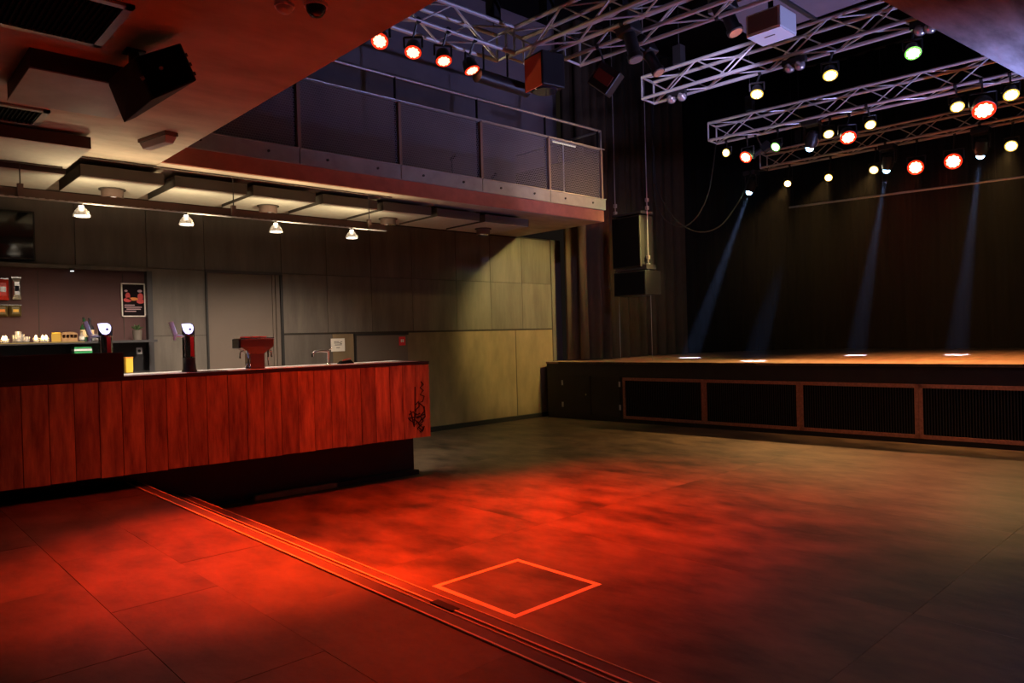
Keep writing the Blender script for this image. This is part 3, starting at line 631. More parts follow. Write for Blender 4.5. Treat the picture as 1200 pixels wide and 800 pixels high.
# ---- emergency light
o = empty('emergency_light', (2.30, 7.35, 3.6), label='clear emergency light on the concrete soffit near its edge', cat='emergency light')
em = Matrix.Translation((2.30, 7.33, SOF)) @ Matrix.Rotation(math.radians(12), 4, 'Z')
B().box((-.065, -.24, -.035), (.065, .24, 0), em).build('base_tray', 'tray_red', o)
B().add([(-.06, -.235, -.035), (.06, -.235, -.035), (.06, .235, -.035), (-.06, .235, -.035), (-.04, -.20, -.10), (.04, -.20, -.10), (.04, .20, -.10), (-.04, .20, -.10)],
        [(0, 1, 2, 3), (4, 7, 6, 5), (0, 4, 5, 1), (1, 5, 6, 2), (2, 6, 7, 3), (3, 7, 4, 0)], em).build('diffuser', 'clear_plastic', o, bevel=.01)
# ---- dome camera and sensor
for x, y, r, name, lab, m_ in ((2.13, 3.90, .06, 'dome_camera', 'dark glass dome camera on the red-lit gallery soffit', 'dark_glass'), (1.99, 4.02, .05, 'smoke_detector', 'pale smoke detector beside the dome camera on the soffit', 'white_plastic')):
    o = empty(name, (x, y, SOF - .1), label=lab, cat=name.replace('_', ' ')); mt = Matrix.Translation((x, y, SOF))
    B().lathe([(r * 1.15, -.02), (r * 1.2, 0)], 18, mt).build('base_ring', 'white_plastic', o, smooth=True)
    h = .06 if name == 'dome_camera' else .035
    B().lathe([(.006, -.02 - h), (r * .6, -.02 - h * .85), (r * .9, -.02 - h * .45), (r, -.02)], 18, mt).build('dome', m_, o, smooth=True)

# ================================================================== STAGE
SA = math.atan(0.08)                        # the stage front is turned a little against the hall
S0 = Vector((11.56, 0, 0))                   # front line: x = 11.56 - 0.08 y
stM = Matrix.Translation(S0) @ Matrix.Rotation(SA, 4, 'Z')    # local y along the front, x upstage
def on_front(px, py):
    n = stM.to_3x3() @ Vector((1, 0, 0)); v = ROT @ _ray(px, py)
    P = CAM + v * (n.dot(S0 - CAM) / n.dot(v)); q = stM.inverted() @ P; return q.y, q.z
SZ = 1.14
yl = on_front(657, 450)[0]
stg = empty('stage', (12.0, 4.0, 0), label='raised stage with black front, vent grilles and boarded deck', cat='stage')
box('front_board', (0.0, -4.0, 0.0), (.04, yl + .35, SZ - .03), 'stage_black', stg, m=stM)
box('body', (.04, -4.0, 0.0), (7.3, yl + .35, SZ - .04), 'black_matte', stg, m=stM)
box('edge_board', (-.03, -4.0, SZ - .045), (.0, yl + .02, SZ - .002), 'stage_black', stg, m=stM)
y = -4.0
while y < yl + .3:
    y1 = min(y + 1.2, yl + .35)
    for k in range(3): box('deck_board', (-.03 + k * 2.45, y + .003, SZ - .04), (-.03 + (k + 1) * 2.45 - .006, y1 - .003, SZ), 'stage_wood', stg, m=stM)
    y += 1.2
# access doors at the curtain end
for i, (pa, pb) in enumerate(((660, 692), (693.5, 727))):
    a, b = on_front(pa, 460)[0], on_front(pb, 460)[0]
    dr = box('access_door', (-.018, b, .10), (.0, a, .86), 'stage_black', stg, m=stM)
    hy = a if i == 0 else b
    for z in (.28, .72): box('hinge', (-.026, hy - .02, z - .05), (-.018, hy + .02, z + .05), 'alu', dr, m=stM)
    if i == 0: B().lathe([(.012, 0), (.018, .03)], 10, stM @ Matrix.Translation((-.018, b + .08, .50)) @ Matrix.Rotation(-PI / 2, 4, 'Y')).build('knob', 'chrome', dr)
# vent grilles
gs = [731, 826, 938, 1077]; gy = [on_front(g, 470)[0] for g in gs]; gy += [gy[-1] - 1.68, gy[-1] - 3.36, gy[-1] - 5.04]
gz0, gz1, gw = .075, .85, .055
for i in range(len(gy) - 1):
    a, b = gy[i], gy[i + 1]
    vg = box('vent_backing', (-.012, b, gz0), (-.002, a, gz1), 'black_matte', stg, m=stM)
    for q0, q1 in (((b, gz0), (a, gz0 + gw)), ((b, gz1 - gw), (a, gz1)), ((a - gw, gz0), (a, gz1)), ((b, gz0), (b + gw, gz1))):
        box('perforated_strip', (-.03, q0[0] + .002, q0[1]), (-.012, q1[0] - .002, q1[1]), 'perf_strip', vg, m=stM)
    sb = B(); yy = b + gw + .02
    while yy < a - gw - .02:
        sb.box((-.026, yy, gz0 + gw), (-.012, yy + .012, gz1 - gw), stM); yy += .036
    so = sb.build('slats', 'stage_black', vg); so.name = 'fine_slats'; so['kind'] = 'stuff'
for yy in gy[:-1]: pass
# ---- curtains
def curtain(name, pts, z0, z1, pitch, amp, m_, label, group=None):
    dense = []
    for i in range(len(pts) - 1):
        a, b = Vector(pts[i]), Vector(pts[i + 1]); n = max(2, int((b - a).length / .03))
        for k in range(n): dense.append(a + (b - a) * k / n)
    dense.append(Vector(pts[-1])); L = 0; top, bot = [], []; ph = random.random() * 6
    for i, p in enumerate(dense):
        t = (dense[min(i + 1, len(dense) - 1)] - dense[max(i - 1, 0)]).normalized(); nrm = Vector((-t.y, t.x))
        if i: L += (p - dense[i - 1]).length
        s = amp * (math.sin(2 * PI * L / pitch + ph + .6 * math.sin(L * 3.1)) + .35 * math.sin(2 * PI * L / pitch * 2.3 + 1.7 * math.sin(L * 1.3)))
        o_ = p + nrm * s; o2 = p + nrm * s * .75 + t * .02 * math.sin(L * 9)
        top.append((o2.x, o2.y, z1)); bot.append((o_.x, o_.y, z0))
    n = len(dense); b_ = B(); b_.add(bot + top, [(i, i + 1, n + i + 1, n + i) for i in range(n - 1)])
    r = empty(name, (sum(p[0] for p in bot) / n, sum(p[1] for p in bot) / n, z0), label=label, cat='curtain', group=group)
    c = b_.build('cloth', m_, r, smooth=False); c.data.polygons.foreach_set('use_smooth', [True] * len(c.data.polygons))
    md = c.modifiers.new('thickness', 'SOLIDIFY'); md.thickness = .006
    B().tube([(p.x, p.y, z1 + .01) for p in dense[::8]] + [(dense[-1].x, dense[-1].y, z1 + .01)], .025, 6).build('header_pipe', 'black_metal', r)
    return r
curtain('stage_curtain', [(11.25, 10.42), (11.35, 9.95), (12.05, 9.85)], SZ + .012, 8.15, .36, .085, 'curtain_wing_lit', 'black wing curtain with deep lit folds beside the hanging loudspeakers')
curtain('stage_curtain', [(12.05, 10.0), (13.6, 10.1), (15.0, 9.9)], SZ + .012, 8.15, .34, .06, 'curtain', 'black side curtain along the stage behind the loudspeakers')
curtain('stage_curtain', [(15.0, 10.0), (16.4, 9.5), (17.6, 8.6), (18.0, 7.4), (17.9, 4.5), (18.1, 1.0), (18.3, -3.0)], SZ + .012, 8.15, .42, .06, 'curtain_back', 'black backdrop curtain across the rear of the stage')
# ---- backdrop pipe
a, b = onx(925, 243, 15.6), onx(1200, 207, 15.7); d = (b - a)
o = empty('backdrop_pipe', a, label='thin horizontal pipe hung before the black backdrop curtain', cat='pipe')
B().rod(a, a + d * 1.6, .022, 8).build('pipe', 'alu', o)
for f_ in (.02, .45, .9, 1.4): B().rod(a + d * f_, (a + d * f_).to_2d().to_3d() + Vector((0, 0, 8.19)), .005, 5).build('suspension_wire', 'cable', o)

# ================================================================== TRUSSES
unit = None
CHORDS = []
def unit_rod():
    global unit
    if unit is None:
        b_ = B().lathe([(1, 0), (1, 1)], 6); unit = bpy.data.meshes.new('brace'); unit.from_pydata([tuple(v) for v in b_.v], [], b_.f); unit.update(); unit.materials.append(M['alu'])
    return unit
TB = 4.90; TS = .29
def truss(A, Bp, label, hang, bay=.42, drop=0):
    """box truss, A and Bp = centre line at bottom-chord height"""
    A, Bp = Vector(A), Vector(Bp); d = (Bp - A); L = d.length; t = d.normalized(); s = Vector((-t.y, t.x, 0))
    r = empty('lighting_truss', (A.x, A.y, A.z), label=label, cat='truss', group=None)
    C = [s * (TS / 2), s * (-TS / 2), s * (TS / 2) + Vector((0, 0, TS)), s * (-TS / 2) + Vector((0, 0, TS))]
    CHORDS.extend([(A + C[0], Bp + C[0]), (A + C[1], Bp + C[1])])
    for c in C: B().rod(A + c, Bp + c, .024, 8).build('chord', 'alu', r, smooth=True)
    n = max(2, round(L / bay)); pairs = [(0, 1), (2, 3), (0, 2), (1, 3)]
    def brace(a, b, rad=.010):
        o = bpy.data.objects.new('brace', unit_rod()); COL.objects.link(o); o.parent = r
        dd = b - a; o.matrix_local = ROOTM[r.name].inverted() @ (Matrix.Translation(a) @ dd.to_track_quat('Z', 'Y').to_matrix().to_4x4() @ Matrix.Diagonal((rad, rad, dd.length, 1)))
    for k in range(n):
        for i, (u, v) in enumerate(pairs):
            if (k + i) % 2: u, v = v, u
            brace(A + t * (L * k / n) + C[u], A + t * (L * (k + 1) / n) + C[v])
    for e in (A, Bp):
        for u, v in pairs: brace(e + C[u], e + C[v], .014)
    for f_ in hang:
        p_ = A + t * (L * f_) + Vector((0, 0, TS)); B().rod(p_, (p_.x, p_.y, 8.19), .006, 5).build('hoist_chain', 'cable', r)
        B().box((-.06, -.06, .08), (.06, .06, .32), Matrix.Translation(p_)).build('hoist_hook', 'black_metal', r)
    return r
truss((2.2, 6.10, TB), (5.72, 6.10, TB), 'aluminium truss along the balcony carrying the four red lamps', (.3, .95))
truss((5.87, 6.1, TB), (6.02, 1.0, TB), 'aluminium truss crossing the hall next to the red-lamp truss', (.1, .8))
truss((6.44, 5.72, TB), (6.72, 1.0, TB), 'aluminium truss crossing the hall with the profile spotlights', (.15, .85))
truss((8.34, 6.03, TB), (8.56, 1.0, TB), 'aluminium truss ahead of the stage carrying paired clear lamps', (.1, .7))
truss((11.02, 6.66, TB), (11.42, 1.0, TB), 'aluminium truss above the stage edge', (.12, .7))
truss((13.72, 7.15, TB), (13.78, 1.0, TB), 'aluminium truss deep over the stage before the backdrop', (.12, .7))

# ================================================================== LIGHT FITTINGS
def clamp_point(p_):
    best = None
    for a, b in CHORDS:
        d = b - a; t = max(0, min(1, (p_ - a).dot(d) / d.length_squared)); q = a + d * t
        if best is None or (q - p_).length < (best - p_).length: best = q
    return best
def clamp(root, p_):
    q = clamp_point(p_); B().rod(p_, q, .013, 6).build('hook_clamp', 'black_metal', root)
    B().rod(q - Vector((0, .02, 0)), q + Vector((0, .02, 0)), .034, 8).build('clamp_jaw', 'black_metal', root)
for nm, c_ in (('red', (1, .03, .008)), ('amber', (.9, .55, .08)), ('green', (.25, .8, .12)), ('blue', (.02, .22, 1.0))): emis('halo_' + nm, c_, 1.6)  # emissive colours imitating the glow around each lens
emis('lens_red', (1.0, .22, .10), 22); emis('lens_amber', (1.0, .86, .55), 22); emis('lens_green', (.75, 1.0, .62), 22); emis('lens_blue', (.30, .62, 1.0), 22); emis('lens_hot_red', (1.0, .40, .22), 4)
def par(c, d, r, lens, label, group, hang_z, color=None, power=0, angle=40, name='par_lamp', blend=.5, length=None, up=(0, 0, 1)):
    """c = lens centre, d = aim, hang_z = underside of the truss chord it hangs from"""
    c = Vector(c); d = Vector(d).normalized(); L = length or r * 1.7
    root = empty(name, c, label=label, cat='stage lamp', group=group)
    fm = Matrix.Translation(c) @ d.to_track_quat('Z', 'Y').to_matrix().to_4x4()       # local +z = aim
    B().lathe([(r * .45, -L), (r * .8, -L * .82), (r * .98, -L * .35), (r * 1.06, -.01), (r * 1.06, .004), (r * .98, .006)], 18, fm).build('housing', 'black_metal', root, smooth=True)
    lb = B(); k = 9
    for i in range(k):
        a = 2 * PI * i / k; lb.lathe([(r * .22, 0.009), (r * .17, .016)], 8, fm @ Matrix.Translation((r * .58 * math.cos(a), r * .58 * math.sin(a), 0)))
    lb.lathe([(r * .64, .004), (r * .62, .012)], 16, fm); lb.build('lens', lens, root)
    piv = c - d * (L * .45); side = d.cross(Vector((0, 0, 1)))
    side = side.normalized() if side.length > .05 else Vector((0, 1, 0))
    top = Vector((piv.x, piv.y, hang_z - .10))
    if top.z < piv.z + .12: top.z = piv.z + .12
    for s in (-1, 1):
        B().rod(piv + side * s * r * 1.12, Vector((piv.x, piv.y, 0)) + side * s * r * 1.12 + Vector((0, 0, piv.z + r * 1.3)), .012, 6).build('yoke_arm', 'black_metal', root)
    B().rod(Vector((piv.x, piv.y, piv.z + r * 1.3)) - side * r * 1.12, Vector((piv.x, piv.y, piv.z + r * 1.3)) + side * r * 1.12, .012, 6).build('yoke_bar', 'black_metal', root)
    clamp(root, Vector((piv.x, piv.y, piv.z + r * 1.3)))
    B().lathe([(r * 1.02, .0062), (r * 1.0, .0075)], 18, fm).build('halo_ring', 'halo_' + (lens.split('_')[-1]), root)  # glowing ring added as the halo around the lens
    if power: spot(root, c + d * .03, d, color, power, angle, blend, r * .7)
    return root
RED = (1.0, .038, .003); AMB = (1.0, .56, .18); GRN = (.55, 1.0, .35); BLU = (.34, .50, 1.0)
# four red lamps under the balcony truss
for i, (px, py) in enumerate(((445, 48), (484, 61), (520, 71), (553, 82))):
    c = ony(px, py, 6.02); tgt = [(2.1, 4.9, .36), (3.4, 5.4, 0), (4.5, 4.9, 0), (6.2, 4.6, 0)][i]
    d = (Vector(tgt) - c).normalized(); dv = (CAM - c).normalized()
    d2 = (d * [.6, .75, .95, 1.1][i] + dv * [.45, .35, .22, .15][i]).normalized()
    pr = par(c, d2, .082, 'lens_hot_red', ['red lamp on the balcony truss nearest the gallery edge', 'red lamp second from the gallery edge on the balcony truss', 'red lamp third from the gallery edge on the balcony truss', 'red lamp beside the black batten on the balcony truss'][i],
        'red lamps on the balcony truss', TB)
    spot(pr, c + d2 * .03, d, RED, [6800, 1350, 2700, 2500][i], [37, 88, 60, 60][i], 1.0, .06)
def stage_lamp(px, py, X0, hue, label, group, power, tgt, r=.085, mix=.5, angle=50, hang=TB):
    r *= .88 if hue != 'r' else 1.0; c = onx(px, py, X0); lens, col = {'r': ('lens_red', (1, .12, .05)), 'a': ('lens_amber', AMB), 'g': ('lens_green', GRN), 'b': ('lens_blue', BLU)}[hue]
    d = (Vector(tgt) - c).normalized(); dv = (CAM - c).normalized()
    o = par(c, (d * (1 - mix) + dv * mix).normalized(), r, lens, label, group, hang)
    if power: spot(o, c + (d + dv * .5).normalized() * .04, d, col, power, angle, 1.0, r * .7)
    return o
g3 = 'lamps under the truss ahead of the stage'
stage_lamp(887, 110, 8.42, 'a', 'warm yellow lamp under the truss ahead of the stage', g3, 70, (8.8, 5.0, 0), angle=90)
stage_lamp(973, 88, 8.46, 'a', 'amber lamp between the yellow and the green lamp ahead of the stage', g3, 70, (9.2, 3.5, 0), r=.09, angle=90)
stage_lamp(1070, 62, 8.52, 'g', 'green-white lamp under the truss ahead of the stage', g3, 60, (8.4, 2.0, 0), r=.09, angle=90)
g4 = 'lamps under the stage edge truss'
for px, py, hue, lab, r in ((851, 179, 'a', 'small yellow lamp at the curtain end of the stage edge truss', .075), (874, 184, 'r', 'red lamp at the curtain end of the stage edge truss', .10), (909, 172, 'g', 'green lamp under the stage edge truss', .085),
                            (971, 157, 'a', 'pale yellow lamp beside the middle red lamp of the stage edge truss', .085), (994, 161, 'r', 'middle red lamp under the stage edge truss', .11), (1020, 146, 'a', 'warm amber lamp past the middle red lamp of the stage edge truss', .085),
                            (1122, 125, 'a', 'amber lamp before the last red lamp of the stage edge truss', .095), (1153, 129, 'r', 'last red lamp under the stage edge truss', .135), (1185, 111, 'a', 'pale lamp past the last red lamp of the stage edge truss', .10)):
    pw = {'r': 420, 'a': 560, 'g': 160}[hue]
    c = onx(px, py, 11.15); stage_lamp(px, py, 11.15, hue, lab, g4, {851: 110, 874: 500, 909: 420}.get(px, pw), {851: (9.2, 8.3, 4.1), 874: (11.7, 9.8, 2.0), 909: (11.6, 9.8, 2.0)}.get(px, (c.x + 1.7, c.y - .2, SZ)), r=r, mix=.62 if hue == 'r' else .6, angle=78)
g5 = 'lamps under the deep stage truss'
for px, py, hue, lab, r in ((923, 215, 'a', 'amber lamp at the curtain end of the deep stage truss', .075), (971, 208, 'a', 'yellow lamp second on the deep stage truss', .08), (1024, 199, 'a', 'pale yellow lamp beside a blue moving head on the deep stage truss', .085),
                            (1073, 196, 'r', 'red lamp nearer the curtain on the deep stage truss', .125), (1117, 189, 'r', 'red lamp beside the last blue moving head on the deep stage truss', .13), (1185, 171, 'a', 'warm lamp past the last blue moving head on the deep stage truss', .10)):
    pw = {'r': 300, 'a': 560}[hue]
    c = onx(px, py, 13.72); stage_lamp(px, py, 13.72, hue, lab, g5, pw, (10.0, c.y + .2, 0), r=r, mix=.6 if hue == 'r' else .5, angle=52)
# blue moving heads
def moving_head(c, tgt, hang_z, label, power=600):
    c = Vector(c); d = (Vector(tgt) - c).normalized(); root = empty('moving_head', c, label=label, cat='moving light', group='blue moving heads over the stage')
    fm = Matrix.Translation(c) @ d.to_track_quat('Z', 'Y').to_matrix().to_4x4()
    B().lathe([(.05, -.26), (.09, -.22), (.10, -.08), (.075, -.01), (.07, 0)], 16, fm).build('head', 'black_metal', root, smooth=True)
    B().lathe([(.06, 0.0), (.056, .025), (.042, .045), (.018, .058)], 14, fm).build('lens', 'lens_blue', root, smooth=True)
    p_ = c - d * .14
    for s in (-1, 1): B().box((-.03, s * .12 - .012, -.03), (.03, s * .12 + .012, .20), Matrix.Translation(p_)).build('yoke_arm', 'black_metal', root)
    B().box((-.11, -.13, .20), (.11, .13, .29), Matrix.Translation(p_)).build('base', 'black_metal', root, bevel=.01)
    clamp(root, p_ + Vector((0, 0, .29)))
    spot(root, c + d * .10, d, BLU, power * 34, 7, .25, .03)
moving_head(onx(878, 225, 13.72), (12.92, 8.47, SZ), TB, 'blue moving head past the curtain end of the deep stage truss')
moving_head(onx(949, 173, 11.25), (11.75, 6.4, SZ), TB, 'blue moving head under the stage edge truss')
moving_head(onx(1039, 199, 13.72), (14.37, 5.7, SZ), TB, 'blue moving head between two yellow-red lamps of the deep stage truss')
moving_head(onx(1149, 182, 13.72), (14.6, 4.05, SZ), TB, 'blue moving head after the last red lamp of the deep stage truss')
# ---- black batten at the end of the balcony truss
a, b = ony(560, 88, 6.05), ony(617, 106, 6.05)
o = empty('strip_light', a, label='long black strip light hung at the end of the balcony truss', cat='strip light')
B().rod(a, b, .075, 16).build('tube_housing', 'black_metal', o, smooth=True)
for f_ in (.12, .6): B().rod(a + (b - a) * f_, ((a + (b - a) * f_).x, 6.05, TB), .012, 6).build('hook_clamp', 'black_metal', o)
for e, s in ((a, -1), (b, 1)): B().rod(e, e + (b - a).normalized() * s * .01, .08, 16).build('end_cap', 'dark_steel', o)
# ---- large flood with barn doors
c = onx(638, 86, 5.95); o = empty('flood_lamp', c, label='large black floodlight hung from the crossing truss, one side coloured as if lit red', cat='flood lamp')
fm = Matrix.Translation(c) @ Matrix.Rotation(math.radians(-8), 4, 'Z')
B().box((-.16, -.17, -.19), (.16, .17, .19), fm).build('housing', 'black_metal', o, bevel=.015)
B().box((-.165, -.15, -.20), (-.15, .15, .16), fm).build('side_flap', mat('red_lit_flap', (.75, .10, .03), .6), o)  # red lamplight on the flap put into its colour
B().lathe([(.14, -.21), (.15, -.19)], 18, fm).build('lens', 'dark_glass', o, smooth=True)
clamp(o, c + Vector((0, 0, .19)))
# ---- flood box turned on its corner
c = onx(710, 93, 6.45); o = empty('flood_lamp', c, label='black square floodlight tilted on its corner below the profile spotlights', cat='flood lamp')
fm = Matrix.Translation(c) @ Matrix.Rotation(math.radians(20), 4, 'Z') @ Matrix.Rotation(math.radians(40), 4, 'X')
B().box((-.08, -.14, -.14), (.08, .14, .14), fm).build('housing', 'black_metal', o, bevel=.01)
B().box((-.09, -.11, -.06), (-.078, .11, .06), fm).build('window', mat('red_lit_face', (.16, .02, .01), .5), o)  # dark red colour stands for red light falling on this face
clamp(o, c + Vector((0, 0, .14)))
# ---- profile spotlights
def profile(a, b, label, r=.085, hang=TB, color=None, power=0, aim=None, angle=30):
    a, b = Vector(a), Vector(b); d = (b - a).normalized(); o = empty('profile_spotlight', b, label=label, cat='profile spotlight', group='profile spotlights on the crossing truss')
    fm = Matrix.Translation(b) @ d.to_track_quat('Z', 'Y').to_matrix().to_4x4(); L = (b - a).length
    B().box((-r * 1.2, -r * 1.2, -L), (r * 1.2, r * 1.2, -L * .55), fm).build('lamp_house', 'black_metal', o, bevel=.015)
    B().lathe([(r * .8, -L * .56), (r * .8, -L * .12), (r, -L * .1), (r, 0)], 16, fm).build('barrel', 'black_metal', o, smooth=True)
    B().lathe([(r * .86, 0), (r * .80, .008)], 16, fm).build('lens', 'lamp_glass', o, smooth=True)
    clamp(o, a + (b - a) * .4)
    if power: spot(o, b + d * .15, aim or d, color, power, angle, .5, .06)
    return o
LIL = (.62, .52, 1.0)
profile(onx(732, 18, 6.17), onx(745, 70, 6.17), 'dark profile spotlight nearest the curtain on the crossing truss')
profile(onx(752, 48, 6.86), onx(772, 85, 6.86), 'dark profile spotlight beside the black square floodlight', r=.075)
profile(onx(845, -2, 6.90), onx(862, 38, 6.90), 'dark profile spotlight beside the white projector', r=.085, color=(.62, .55, 1.0), power=240, aim=(.66, .78, .02), angle=64)
# ---- projector
q = [onz(*p_, 4.92) for p_ in ((875, 44), (917, 30), (933, 42), (892, 56))]; cx = sum((v.x for v in q)) / 4; cy = sum((v.y for v in q)) / 4
o = empty('projector', (cx, cy, 4.92), label='white boxy projector hung between the trusses', cat='projector')
box('casing', (cx - .19, cy - .20, 4.93), (cx + .19, cy + .20, 5.16), 'white_plastic', o, bevel=.012)
box('bottom_plate', (cx - .185, cy - .195, 4.92), (cx + .185, cy + .195, 4.931), 'white_plastic', o)
box('front_panel', (cx - .198, cy - .17, 4.95), (cx - .189, cy + .17, 5.14), 'tray_red', o)
box('badge', (cx - .05, cy - .06, 4.916), (cx - .03, cy + .06, 4.921), 'dark_steel', o)
B().rod((cx, cy, 5.15), (cx, cy, 8.2), .03, 8).build('ceiling_pole', 'black_metal', o)
# ---- paired clear lamps
for (pa, pb), lab in ((((787, 116), (799, 113)), 'pair of clear blinder bulbs at the truss end near the curtain'), (((925, 79), (937, 76)), 'pair of clear blinder bulbs mid truss below the projector'), (((1078, 35), (1090, 32)), 'pair of clear blinder bulbs beside the side gallery')):
    a, b = onx(*pa, 8.28), onx(*pb, 8.28); o = empty('blinder_lamp', a, label=lab, cat='blinder lamp')
    for p_ in (a, b):
        d = (CAM - p_).normalized(); fm = Matrix.Translation(p_) @ d.to_track_quat('Z', 'Y').to_matrix().to_4x4()
        cn = B().lathe([(.05, -.12), (.066, -.03), (.066, 0), (.06, .004)], 16, fm).build('can', 'black_metal', o, smooth=True)
        B().lathe([(.06, 0), (.045, .022), (.012, .034)], 16, fm).build('bulb_face', 'lamp_glass', cn, smooth=True)
    m_ = (a + b) / 2; B().box((-.03, -.14, .02), (.03, .14, .09), Matrix.Translation(m_)).build('frame_bar', 'black_metal', o)
    B().rod(m_ + Vector((.05, 0, .06)), (m_.x + .05, m_.y, TB + .02), .014, 6).build('hook_clamp', 'black_metal', o)
# ---- ducts up in the roof
o = empty('ventilation_duct', (9.3, 4.5, 6.2), label='boxy grey ventilation duct under the dark hall roof', cat='duct')
box('duct_run', (8.9, 3.6, 6.05), (10.2, 5.4, 6.9), 'upper_wall', o); box('duct_flange', (8.87, 4.47, 6.02), (10.23, 4.53, 6.93), 'dark_steel', o)
box('duct_riser', (9.2, 4.2, 6.9), (9.9, 4.9, 8.2), 'upper_wall', o)
o = empty('round_duct', (9.5, 2.6, 6.0), label='round dark duct under the hall roof above the stage truss', cat='duct')
B().rod((9.0, 3.35, 6.1), (9.5, 0.6, 6.1), .36, 24).build('duct_pipe', 'dark_steel', o, smooth=True)
for f_ in (.1, .5): B().rod(Vector((9.0, 3.35, 6.1)).lerp(Vector((9.5, .6, 6.1)), f_), Vector((9.0, 3.35, 6.1)).lerp(Vector((9.5, .6, 6.1)), f_ + .015), .375, 24).build('duct_band', 'black_metal', o, smooth=True)
B().rod((9.1, 2.8, 6.4), (9.1, 2.8, 8.2), .01, 6).build('hanger_rod', 'cable', o); B().rod((9.35, 1.4, 6.4), (9.35, 1.4, 8.2), .01, 6).build('hanger_rod', 'cable', o)

# ================================================================== HANGING LOUDSPEAKERS
PXX = 11.35
def onP(px, py): return onx(px, py, PXX)
pa = empty('line_array', onP(736, 345), label='two black loudspeaker cabinets flown one above the other beside the stage', cat='loudspeaker')
for nm, (x0, y0, x1, y1), dep in (('top_cabinet', (716.5, 257, 751, 312), .42), ('lower_cabinet', (719, 320, 757, 345), .5)):
    a, b = onP(x0, y0), onP(x1, y1)
    cb = B().box((PXX, min(a.y, b.y), min(a.z, b.z)), (PXX + dep, max(a.y, b.y), max(a.z, b.z))).build(nm, 'black_paint', pa, bevel=.012)
    box('front_grille', (PXX - .008, min(a.y, b.y) + .02, min(a.z, b.z) + .02), (PXX + .001, max(a.y, b.y) - .02, max(a.z, b.z) - .02), 'black_matte', cb)
a, b = onP(717, 254), onP(751, 256); zt = max(a.z, b.z)
box('flying_frame', (PXX, min(a.y, b.y), zt - .02), (PXX + .4, max(a.y, b.y), zt + .03), 'dark_steel', pa)
a2, b2 = onP(720, 316), onP(756, 316)
box('link_frame', (PXX + .05, min(a2.y, b2.y), a2.z - .04), (PXX + .35, max(a2.y, b2.y), a2.z + .05), 'dark_steel', pa)
for yy in (max(a.y, b.y) + .03, min(a.y, b.y) - .04):
    B().rod((PXX + .15, yy, 2.5), (PXX + .15, yy, 8.2), .010, 6).build('chain', 'rail_steel', pa)
    for z in (2.95, 3.1, 4.05, 4.2): B().box((PXX + .12, yy - .025, z), (PXX + .18, yy + .025, z + .07)).build('shackle', 'rail_steel', pa)
    B().rod((PXX + .2, yy, SZ), (PXX + .2, yy, 2.5), .005, 5).build('tie_rope', 'rail_steel', pa)
# ---- cable loops
for i, pts in enumerate(([(766, 205), (768, 235), (778, 256), (797, 266), (815, 256), (829, 230), (835, 200)], [(768, 210), (780, 240), (797, 262), (820, 272), (842, 266), (858, 248), (872, 224)])):
    P_ = [onx(x_, y_, 12.0) for x_, y_ in pts]
    P_ = [Vector((P_[0].x, P_[0].y, 6.5))] + P_ + ([Vector((11.2, 6.7, TB + .05))] if i == 0 else [Vector((13.5, 7.3, TB))])
    dense = []
    for k in range(len(P_) - 1):
        p0, p1, p2, p3 = P_[max(k - 1, 0)], P_[k], P_[k + 1], P_[min(k + 2, len(P_) - 1)]
        for s in range(6):
            t = s / 6; dense.append(.5 * ((2 * p1) + (p2 - p0) * t + (2 * p0 - 5 * p1 + 4 * p2 - p3) * t * t + (3 * p1 - p0 - 3 * p2 + p3) * t ** 3))
    o = B().tube(dense, .012, 6).build('power_cable', 'black_metal'); tag(o, ['short slack power cable looped from the curtain to the stage edge truss', 'long slack power cable looped from the curtain to the deep stage truss'][i], 'cable')

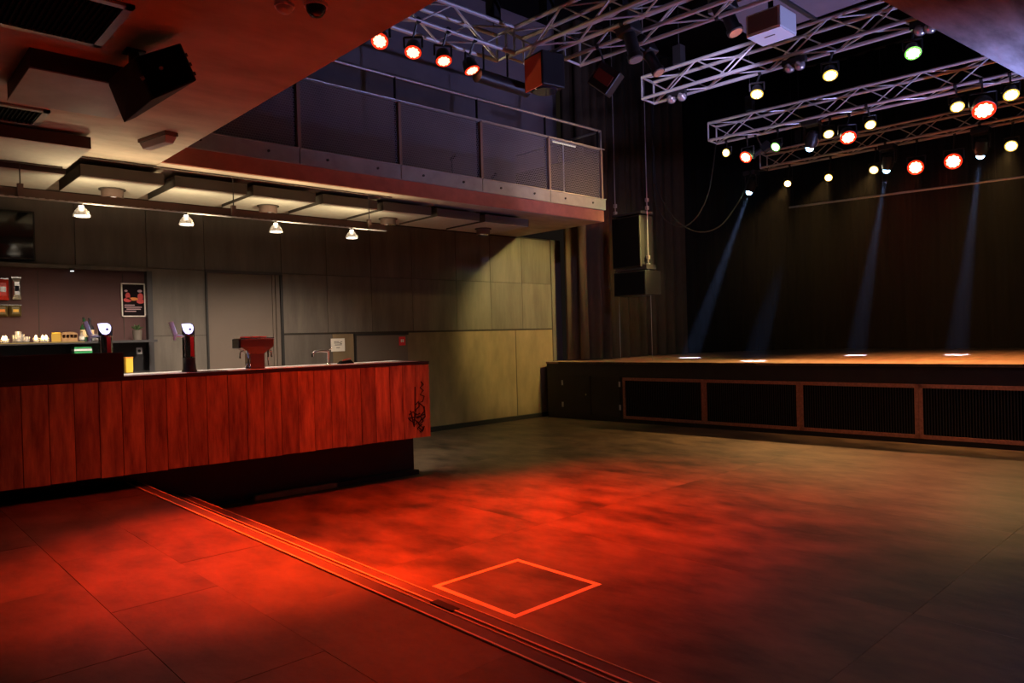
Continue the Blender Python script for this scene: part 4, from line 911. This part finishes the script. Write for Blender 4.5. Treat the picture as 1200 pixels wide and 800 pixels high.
# ================================================================== TAPE ON THE FLOOR
tp = empty('floor_tape_square', (3.35, 3.6, 0), label='square outline of pale yellow tape on the lower floor', cat='floor tape')
X0, X1, Y0, Y1, tw_ = 2.945, 3.755, 3.195, 4.025, .042
for a, b in (((X0, Y0), (X1, Y0 + tw_)), ((X0, Y1 - tw_), (X1, Y1)), ((X0, Y0 + tw_), (X0 + tw_, Y1 - tw_)), ((X1 - tw_, Y0 + tw_), (X1, Y1 - tw_))):
    box('tape_strip', (a[0], a[1], 0.0), (b[0], b[1], .0015), 'tape', tp)

# ================================================================== ADDED LAMPS TO LIGHT THE FAR WALL AND THE SIDE GALLERY
a = Vector((11.50, 5.87, 4.78)); tgt = Vector((10.35, WY, 2.15)); d = (tgt - a).normalized()
profile(a, a + d * .34, 'small black profile spotlight added on the stage edge truss to light the far wall', r=.06, color=(.95, .74, .24), power=950, aim=tuple(d), angle=39)  # added spotlight, makes the light patch on the far wall
def added_lamp(c, tgt, color, power, angle, label):
    c = Vector(c); d = (Vector(tgt) - c).normalized(); o = empty('added_uplight', (c.x, c.y, 0), label=label, cat='stage lamp')
    fm = Matrix.Translation(c) @ d.to_track_quat('Z', 'Y').to_matrix().to_4x4()
    B().lathe([(.06, -.24), (.11, -.20), (.13, -.01), (.13, 0)], 18, fm).build('housing', 'black_metal', o, smooth=True)
    B().lathe([(.12, 0), (.11, .008)], 18, fm).build('lens', emis('added_lens', color, 8), o)
    for s_ in (-1, 1): B().box((-.10, s_ * .15 - .012, -c.z), (.10, s_ * .15 + .012, 0.02), Matrix.Translation(c)).build('stand_foot', 'black_metal', o)
    spot(o, c + d * .04, d, color, power, angle, .65, .10)
added_lamp((9.5, .2, .26), (8.6, 2.8, 4.9), (.42, .44, 1.0), 1600, 86, 'added violet uplight out of view on the hall floor under the side gallery')  # unseen lamp, added to light the gallery underside and the trusses

# ================================================================== HAZE OVER THE STAGE
hz = bpy.data.materials.new('stage_haze'); hz.use_nodes = True; nt = hz.node_tree; nt.nodes.clear()
vo = nt.nodes.new('ShaderNodeVolumeScatter'); vo.inputs['Color'].default_value = (1, 1, 1, 1); vo.inputs['Density'].default_value = 0.0022; vo.inputs['Anisotropy'].default_value = 0.3
ou = nt.nodes.new('ShaderNodeOutputMaterial'); nt.links.new(vo.outputs[0], ou.inputs['Volume'])
h = box('haze', (11.6, 1.5, SZ + .02), (17.2, 9.6, 6.2), hz); tag(h, 'thin theatrical haze hanging over the stage', 'haze', kind='stuff')
